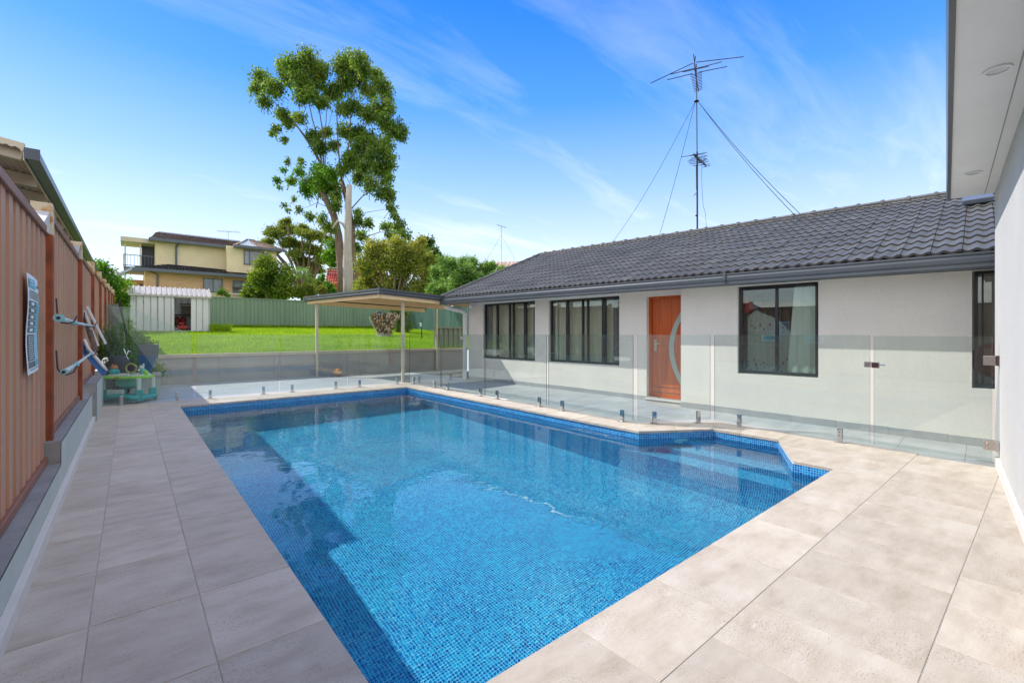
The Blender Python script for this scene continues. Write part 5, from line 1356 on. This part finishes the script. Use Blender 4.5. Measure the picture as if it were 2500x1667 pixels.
# ------------------------------------------------------------------ yellow house behind
yh = thing('yellow_house', (10, 50, 3.5), 'two-storey house with yellow boards above orange brick', 'house')
Y0 = 50.0
def X(u, y=Y0):
    a_ = (u - 1250) / 1110.8; return y * (F[0] + a_ * RT[0]) / (F[1] + a_ * RT[1])
def Z(u, v, y=Y0):
    x = X(u, y); d = x * F[0] + y * F[1]; return CAM_H + (814.2 - v) / 1110.8 * d
x0, x1, x2 = X(379), X(567), X(668)
m = M(); z = 6.55; k = 0
while z < 9.3:
    m.hexa([(x0, Y0 - .03, z), (x1, Y0 - .03, z), (x1, Y0 + 6, z), (x0, Y0 + 6, z), (x0, Y0, z + .2), (x1, Y0, z + .2), (x1, Y0 + 6, z + .2), (x0, Y0 + 6, z + .2)])
    m.hexa([(x1 - .6, Y0 - 1.23, z), (x2, Y0 - 1.23, z), (x2, Y0 + 4, z), (x1 - .6, Y0 + 4, z), (x1 - .6, Y0 - 1.2, z + .2), (x2, Y0 - 1.2, z + .2), (x2, Y0 + 4, z + .2), (x1 - .6, Y0 + 4, z + .2)]); z += .2
obj('upper_wall', m, MT['boards'], yh)
xl0, xl1 = X(338, Y0 - 2), X(640, Y0 - 2)
m = M(); m.box(xl0 + .4, Y0 - 2, 2.5, xl1, Y0 + 6, 6.5); m.box(xl0 - .8, Y0 + 3, 2.5, xl0 + .5, Y0 + 6, 6.1); obj('lower_wall', m, MT['brick'], yh)
def rooftile(P0, P1, P2, P3, mt_, nm, parent, nrow=10, ncol=30):
    """P0-P1 eave, P3-P2 ridge, scalloped rows"""
    m = M(); P0, P1, P2, P3 = map(Vector, (P0, P1, P2, P3)); n_ = (P1 - P0).cross(P3 - P0).normalized()
    if n_.z < 0: n_ = -n_
    for r_ in range(nrow):
        fa, fb_ = r_ / nrow, (r_ + 1.08) / nrow
        fb_ = min(fb_, 1)
        for c_ in range(ncol):
            g0, g1, g2 = c_ / ncol, (c_ + .5) / ncol, (c_ + 1) / ncol
            def q(g_, f_, h): return P0.lerp(P1, g_).lerp(P3.lerp(P2, g_), f_) + n_ * h
            m.poly([q(g0, fa, .05), q(g1, fa, .13), q(g1, fb_, .07), q(g0, fb_, 0)]); m.poly([q(g1, fa, .13), q(g2, fa, .05), q(g2, fb_, 0), q(g1, fb_, .07)])
    return obj(nm, m, mt_, parent)
ze = 9.42
ex0, ex1 = x0 - .35, x1 + .2
rooftile((ex0, Y0 - .55, ze), (ex1, Y0 - .55, ze), (ex1 + 1, Y0 + 3.2, ze + 1.25), (x0 + .35, Y0 + 3.2, ze + 1.25), MT['btile'], 'roof', yh, 9, 44)
rooftile((ex1 - .2, Y0 - 1.75, ze - .05), (x2 + .7, Y0 - 1.75, ze - .05), (x2 - 1.8, Y0 + 1.2, ze + 1.15), (x1 + 1.5, Y0 + 1.2, ze + 1.15), MT['btile'], 'roof', yh, 8, 20)
m = M(); m.poly([(ex0, Y0 - .5, ze), (ex0, Y0 + 6.9, ze), (x0 + .15, Y0 + 3.2, ze + 1.2)]); m.poly([(x0 + .15, Y0 + 3.2, ze + 1.2), (ex1 + 1, Y0 + 3.2, ze + 1.2), (ex1 + 1, Y0 + 6.9, ze), (ex0, Y0 + 6.9, ze)])
m.poly([(x2 + .7, Y0 - 1.7, ze), (x2 + .7, Y0 + 4.5, ze), (x2 - 1.8, Y0 + 1.2, ze + 1.15)]); m.poly([(ex1 - .2, Y0 - 1.7, ze), (x1 + 1.5, Y0 + 1.2, ze + 1.15), (ex1 - .2, Y0 + 1.2, ze + .4)]); obj('roof_back', m, MT['btile'], yh)
m = M(); m.box(ex0 - .05, Y0 - .66, ze - .2, ex1 - .1, Y0 - .5, ze + .06); m.box(ex1 - .25, Y0 - 1.86, ze - .22, x2 + .75, Y0 - 1.7, ze + .02); m.box(ex0 - .1, Y0 - .6, ze - .18, ex0, Y0 + 6.8, ze + .04); m.box(ex1 - .3, Y0 - 1.8, ze - .21, ex1 - .17, Y0 - .5, ze + .01); obj('gutter', m, MT['grey'], yh)
# skillion roof between the storeys
rooftile((xl0 - .3, Y0 - 2.7, 6.55), (xl1 + .5, Y0 - 2.7, 6.55), (xl1, Y0 + .0, 7.15), (xl0 + 2.2, Y0 + .0, 7.3), MT['dtile'], 'lower_roof', yh, 7, 44)
m = M(); m.box(xl0 - .35, Y0 - 2.82, 6.35, xl1 + .55, Y0 - 2.68, 6.6); m.beam((xl0 - .33, Y0 - 2.8, 6.47), (xl0 - 1.9, Y0 + 4, 6.2), .14, .22); obj('lower_gutter', m, MT['grey'], yh)
m = M(); xd = X(430); m.tube([(xd + .2, Y0 - .55, 9.25), (xd, Y0 - .12, 8.95), (xd, Y0 - .12, 7.2)], .08, 7); xd = X(384, Y0 - 2); m.tube([(xd - .6, Y0 - 2.6, 6.4), (xd, Y0 - 2.1, 6.2), (xd, Y0 - 2.1, 3.5)], .07, 7); obj('downpipe', m, MT['grey'], yh)
def ywin(xa, xb, y, za, zb, mid):
    m = M(); m.box(xa, y - .06, za, xb, y - .03, zb); m2 = M(); fw = .07
    for a_, b_ in ((xa, xa + fw), (xb - fw, xb), (mid - .04, mid + .04)): m2.box(a_, y - .1, za, b_, y - .06, zb)
    m2.box(xa, y - .1, za, xb, y - .06, za + fw); m2.box(xa, y - .1, zb - fw, xb, y - .06, zb)
    fr = obj('window', m2, MT['grey'], yh); obj('pane', m, mat('far_glass', (.16, .19, .21), .12, var=.5, scale=.8, spec=.9), fr)
ywin(X(595, Y0 - 1.2), X(639, Y0 - 1.2), Y0 - 1.23, 7.75, 9.1, X(609, Y0 - 1.2)); ywin(X(496, Y0 - 2), X(543, Y0 - 2), Y0 - 2, 4.9, 6.15, X(520, Y0 - 2)); ywin(X(568, Y0 - 2), X(630, Y0 - 2), Y0 - 2, 4.7, 6.1, X(589, Y0 - 2)); ywin(X(641, Y0 - 1.2), X(654, Y0 - 1.2), Y0 - 1.23, 7.9, 9.05, X(647, Y0 - 1.2))
# balcony
bx0, bx1 = X(302, 51), X(378, 51)
m = M(); m.box(bx0, 50.3, 6.55, x0, 53, 6.95); bal = obj('balcony', m, MT['grey'], yh)
m = M()
for p, q_ in (((bx0, 50.3), (x0, 50.3)), ((bx0, 50.3), (bx0, 53))):
    for zz_ in (7.05, 7.95): m.beam((*p, zz_), (*q_, zz_), .05, .06)
    L = math.dist(p, q_); n_ = int(L / .22)
    for k in range(n_ + 1): xx = p[0] + (q_[0] - p[0]) * k / n_; yy = p[1] + (q_[1] - p[1]) * k / n_; m.box(xx - .015, yy - .015, 7.0, xx + .015, yy + .015, 7.95)
obj('railing', m, MT['grey'], bal)
m = M()
for xx, yy in ((bx0 + .05, 50.4), (bx0 + .05, 52.8), ((bx0 + x0) / 2, 50.4)): m.box(xx, yy, 6.95, xx + .09, yy + .09, 9.3)
obj('balcony_post', m, MT['cream'], bal)
m = M(); m.box(bx0 - .2, 50.1, 9.05, x0 + .1, 53.3, 9.42); obj('balcony_roof', m, MT['cream'], bal)
m = M(); m.box(x0 - .9, 51.6, 7.0, x0 - .02, 51.75, 9.0); m.box(x0 - .85, 51.2, 7.0, x0 - .80, 51.9, 9.0); obj('balcony_door', m, MT['frame'], bal)
# lattice screen and pergola in front of it
m = M(); la, lb_ = at(300, 715, 36.5), at(600, 705, 38.5)
d_ = (lb_ - la); L = Vector((d_.x, d_.y, 0)).length; ux = Vector((d_.x, d_.y, 0)) / L
k = 0
while k * .12 < L:
    p = Vector((la.x, la.y, 0)) + ux * k * .12
    m.beam((p.x, p.y, 3.1), (p.x + ux.x * .85, p.y + ux.y * .85, 4.6), .02, .03, (0, 1, 0)); m.beam((p.x + ux.x * .85, p.y + ux.y * .85 - .03, 3.1), (p.x, p.y - .03, 4.6), .02, .03, (0, 1, 0)); k += 1
m.beam((la.x, la.y, 4.62), (lb_.x, lb_.y, 4.62), .08, .1)
ls = obj('lattice_screen', m, MT['cream'], label='cream lattice screen above the green fence by the shed', cat='lattice')
pg = thing('pergola', at(430, 780, 40), 'brown flat pergola roof in front of the brick wall', 'pergola')
m = M(); a_, b_ = at(275, 694, 41), at(620, 705, 41.5); m.beam((a_.x, a_.y, a_.z), (b_.x, b_.y, b_.z), .2, .22); obj('edge_beam', m, mat('pergola_brown', (.10, .075, .06), .7, var=.2), pg)
m = M()
for k in range(6):
    p = a_.lerp(b_, (k + .5) / 6); m.box(p.x - .06, p.y - .06, 3.2, p.x + .06, p.y + .06, p.z)
obj('post', m, MT['cream'], pg)
c_ = cl_([(545, 712, 11), (555, 720, 9), (535, 716, 8)], 35.5, jit=.2); bs = at(545, 740, 35.5); tree('creeper', bs, stems(bs, c_, .02), c_, 900, .12, LM['shrub'], 'green creeper climbing the cream lattice', cat='creeper', bark=MT['twig'])

# aerial on the yellow house
def aerial(name, base, h, parts, label, r=.03, mt_=None, guys=()):
    bq = Vector(base); a_ = thing(name, base, label, 'aerial'); mt_ = mt_ or MT['antl']
    m = M(); m.tube([bq, bq + Vector((0, 0, h))], r, 6); obj('mast', m, mt_, a_)
    return a_
ab = at(557, 596, 42); ab = Vector((ab.x * 1.19, ab.y * 1.19, 0)); ab.z = ze + 1.2
a1 = aerial('roof_aerial', (ab.x, ab.y, ab.z), 1.9, None, 'small television aerial on the yellow house roof')
m = M(); p = Vector((ab.x, ab.y, ab.z + 1.85)); m.tube([p + right * -1.15 + Vector((0, 0, .1)), p + right * 1.25 + Vector((0, 0, -.12))], .03, 5)
for k in range(7): q_ = p + right * (-1 + k * .35); m.tube([q_ + fwd * .5, q_ - fwd * .5], .015, 4)
obj('elements', m, MT['antl'], a1)

# red roofed house
rh = thing('red_roof_house', at(830, 760, 58), 'house with steep red tiled roof behind the dead trunk', 'house')
A_ = lambda u, v, d: at(u, v, d)
rooftile(A_(790, 712, 57), A_(905, 712, 57), A_(905, 655, 60), A_(800, 655, 60), MT['rtile'], 'roof', rh, 9, 20)
m = M(); m.cur = 0; p0, p1 = A_(800, 680, 60), A_(905, 680, 60); m.hexa([(p0.x, p0.y, 2), (p1.x, p1.y, 2), (p1.x + 3, p1.y + 4, 2), (p0.x + 3, p0.y + 4, 2), (p0.x, p0.y, p0.z + .6), (p1.x, p1.y, p1.z + .6), (p1.x + 3, p1.y + 4, p0.z + .6), (p0.x + 3, p0.y + 4, p0.z + .6)]); obj('wall', m, MT['brick'], rh)
m = M(); m.poly([A_(862, 656, 59), A_(915, 656, 59), A_(915, 640, 59), A_(900, 640, 59), A_(862, 652, 59)]); m.beam(A_(860, 653, 58.9), A_(905, 639, 58.9), .1, .15); obj('gable', m, MT['rtile'], rh)
m = M(); a_, b_, c_ = A_(813, 691, 55), A_(832, 691, 55), A_(828, 680, 55); m.hexa([a_ - Vector((0, 0, 3)), b_ - Vector((0, 0, 3)), b_ - Vector((0, 0, 3)) + fwd * 2, a_ - Vector((0, 0, 3)) + fwd * 2, a_, b_, c_ + fwd * 2, c_ + fwd * 2]); obj('dormer', m, MT['rtile'], rh)
# small house far left and tan roof on the right
fh = thing('distant_house', at(265, 720, 45), 'low tiled roof peeping over the far end of the brown fence', 'house')
rooftile(at(215, 672, 45), at(312, 676, 45), at(275, 657, 48), at(215, 645, 48), MT['btile'], 'roof', fh, 6, 14)
m = M(); a_, b_ = at(215, 676, 46), at(308, 678, 46); m.hexa([(a_.x, a_.y, 2), (b_.x, b_.y, 2), (b_.x, b_.y + 4, 2), (a_.x, a_.y + 4, 2), a_, b_, b_ + Vector((0, 4, 0)), a_ + Vector((0, 4, 0))]); obj('wall', m, MT['cream'], fh)
fr_ = thing('tan_roof_house', at(1210, 700, 45), 'tan roof ridge just above the oleander thicket', 'house')
rooftile(at(1160, 672, 44), at(1330, 672, 44), at(1330, 638, 48), at(1185, 641, 48), mat('tan_roof', (.50, .30, .20), .7, var=.2), 'roof', fr_, 5, 16)
m = M(); a_, b_ = at(1165, 675, 45), at(1330, 675, 45); m.hexa([(a_.x, a_.y, 2), (b_.x, b_.y, 2), (b_.x + 2, b_.y + 4, 2), (a_.x + 2, a_.y + 4, 2), a_, b_, b_ + Vector((2, 4, 0)), a_ + Vector((2, 4, 0))]); obj('wall', m, MT['cream'], fr_)
# distant aerial with guys
ad = 40.0; base = at(1224, 655, ad); a2 = thing('guyed_aerial', base, 'slim guyed television aerial behind the oleander thicket', 'aerial')
m = M(); m.tube([base, at(1224, 552, ad)], .022, 6); obj('mast', m, MT['antl'], a2)
m = M(); m.tube([at(1214, 549, ad), at(1236, 556, ad)], .02, 5)
for k in range(5): p = at(1216 + k * 4.5, 550 + k * 1.3, ad); m.tube([p - fwd * .3 - right * .12, p + fwd * .3 + right * .12], .012, 4)
obj('elements', m, MT['antl'], a2)
m = M(); m.tube([at(1224, 574, ad), at(1188, 636, ad)], .010, 4); m.tube([at(1224, 574, ad), at(1262, 642, ad)], .010, 4); obj('guy_wire', m, MT['antl'], a2)

# ------------------------------------------------------------------ tall aerial mast on the house
mb = hp(4.71, 3.66, 3.88); MD = mb.x * F[0] + mb.y * F[1]
def mp(x, y, d=MD): return at(1500 + x * .3189, 100 + y * .3189, d)
ma = thing('tall_aerial', mb, 'tall dark guyed aerial mast rising from the house ridge', 'aerial')
m = M(); m.tube([mb, mp(633, 850)], .022, 7); m.tube([mp(633, 850), mp(630, 460), mp(626, 180)], .014, 6); m.tube([mp(625, 950), mp(627, 1140)], .006, 4); m.tube([mp(607, 1186), mp(626, 1165)], .008, 4); m.ball(mp(628, 1450), .06, (1, 1, .6), 8); m.ball(mp(629, 463), .045, (1.5, 1.5, .5), 8); m.ball(mp(628, 1338), .03, (1.3, 1, .8), 8); obj('mast', m, MT['ant'], ma)
m = M()
def rod(x0, y0, x1, y1, r=.006, dd=.0): m.tube([mp(x0, y0, MD - dd), mp(x1, y1, MD + dd)], r, 5)
for a_ in ((278, 325, 600, 173), (625, 165, 988, 123), (432, 257, 612, 212), (636, 210, 820, 163), (524, 240, 722, 197), (404, 300, 600, 252), (640, 243, 862, 198), (606, 104, 615, 172), (622, 118, 612, 172)): rod(*a_, .011, .12)
m.tube([mp(612, 172), mp(622, 262)], .018, 6)
for k in range(12):
    y = 255 + k * 11.4; cx_ = 626 + k * 1.6; hw = 44 - k * 1.3; rod(cx_ - hw, y + 10, cx_ + hw, y - 10, .008, .08)
m.tube([mp(622, 262), mp(645, 388)], .011, 5); obj('upper_antenna', m, MT['ant'], ma)
m = M()
for k, (xl, xr_) in enumerate(((582, 708), (514, 690), (586, 712), (575, 700), (560, 710), (570, 715), (578, 722), (600, 732), (676, 734))):
    y = 866 + k * 11.5; rod(xl, y + 11, xr_, y - 11 + (k > 6) * 8, .008, .15)
m.tube([mp(600, 868), mp(705, 958)], .013, 6); m.tube([mp(636, 935), mp(700, 905)], .008, 5); m.tube([mp(620, 875), mp(660, 940)], .01, 5)
for k in range(14): p = mp(610 + k * 6.5, 872 + k * 5.8); m.tube([p + Vector((0, 0, .05)), p - Vector((0, 0, .05))], .007, 4)
obj('lower_antenna', m, MT['ant'], ma)
m = M()
for x1_, y1_, d1, sag in (((1435 - 1500) / .3189, (605 - 100) / .3189, None, .25), (330, 1505, None, .1), (1438, 1340, None, .1), (1500, 1450, 'roof', .12)):
    u_, v_ = 1500 + x1_ * .3189, 100 + y1_ * .3189
    if d1 == 'roof': e = hp(2.08, 3.0, 3.36)
    elif x1_ < 0: e = hp(8.13, 4.4, 3.75)
    elif x1_ < 500: e = hp(5.83, 3.75, 3.88)
    else: e = hp(2.40, 3.66, 3.87)
    s_ = mp(618 if x1_ < 500 else 642, 468); pts = []
    for k in range(13):
        f_ = k / 12; p = s_.lerp(e, f_); p.z -= math.sin(f_ * math.pi) * sag; pts.append(p)
    m.tube(pts, .0065, 4)
m.tube([mp(666, 945), mp(668, 1050), mp(674, 1180), mp(680, 1262), mp(697, 1320), mp(700, 1380), mp(711, 1450)], .0045, 4); obj('guy_wire', m, MT['wire'], ma)
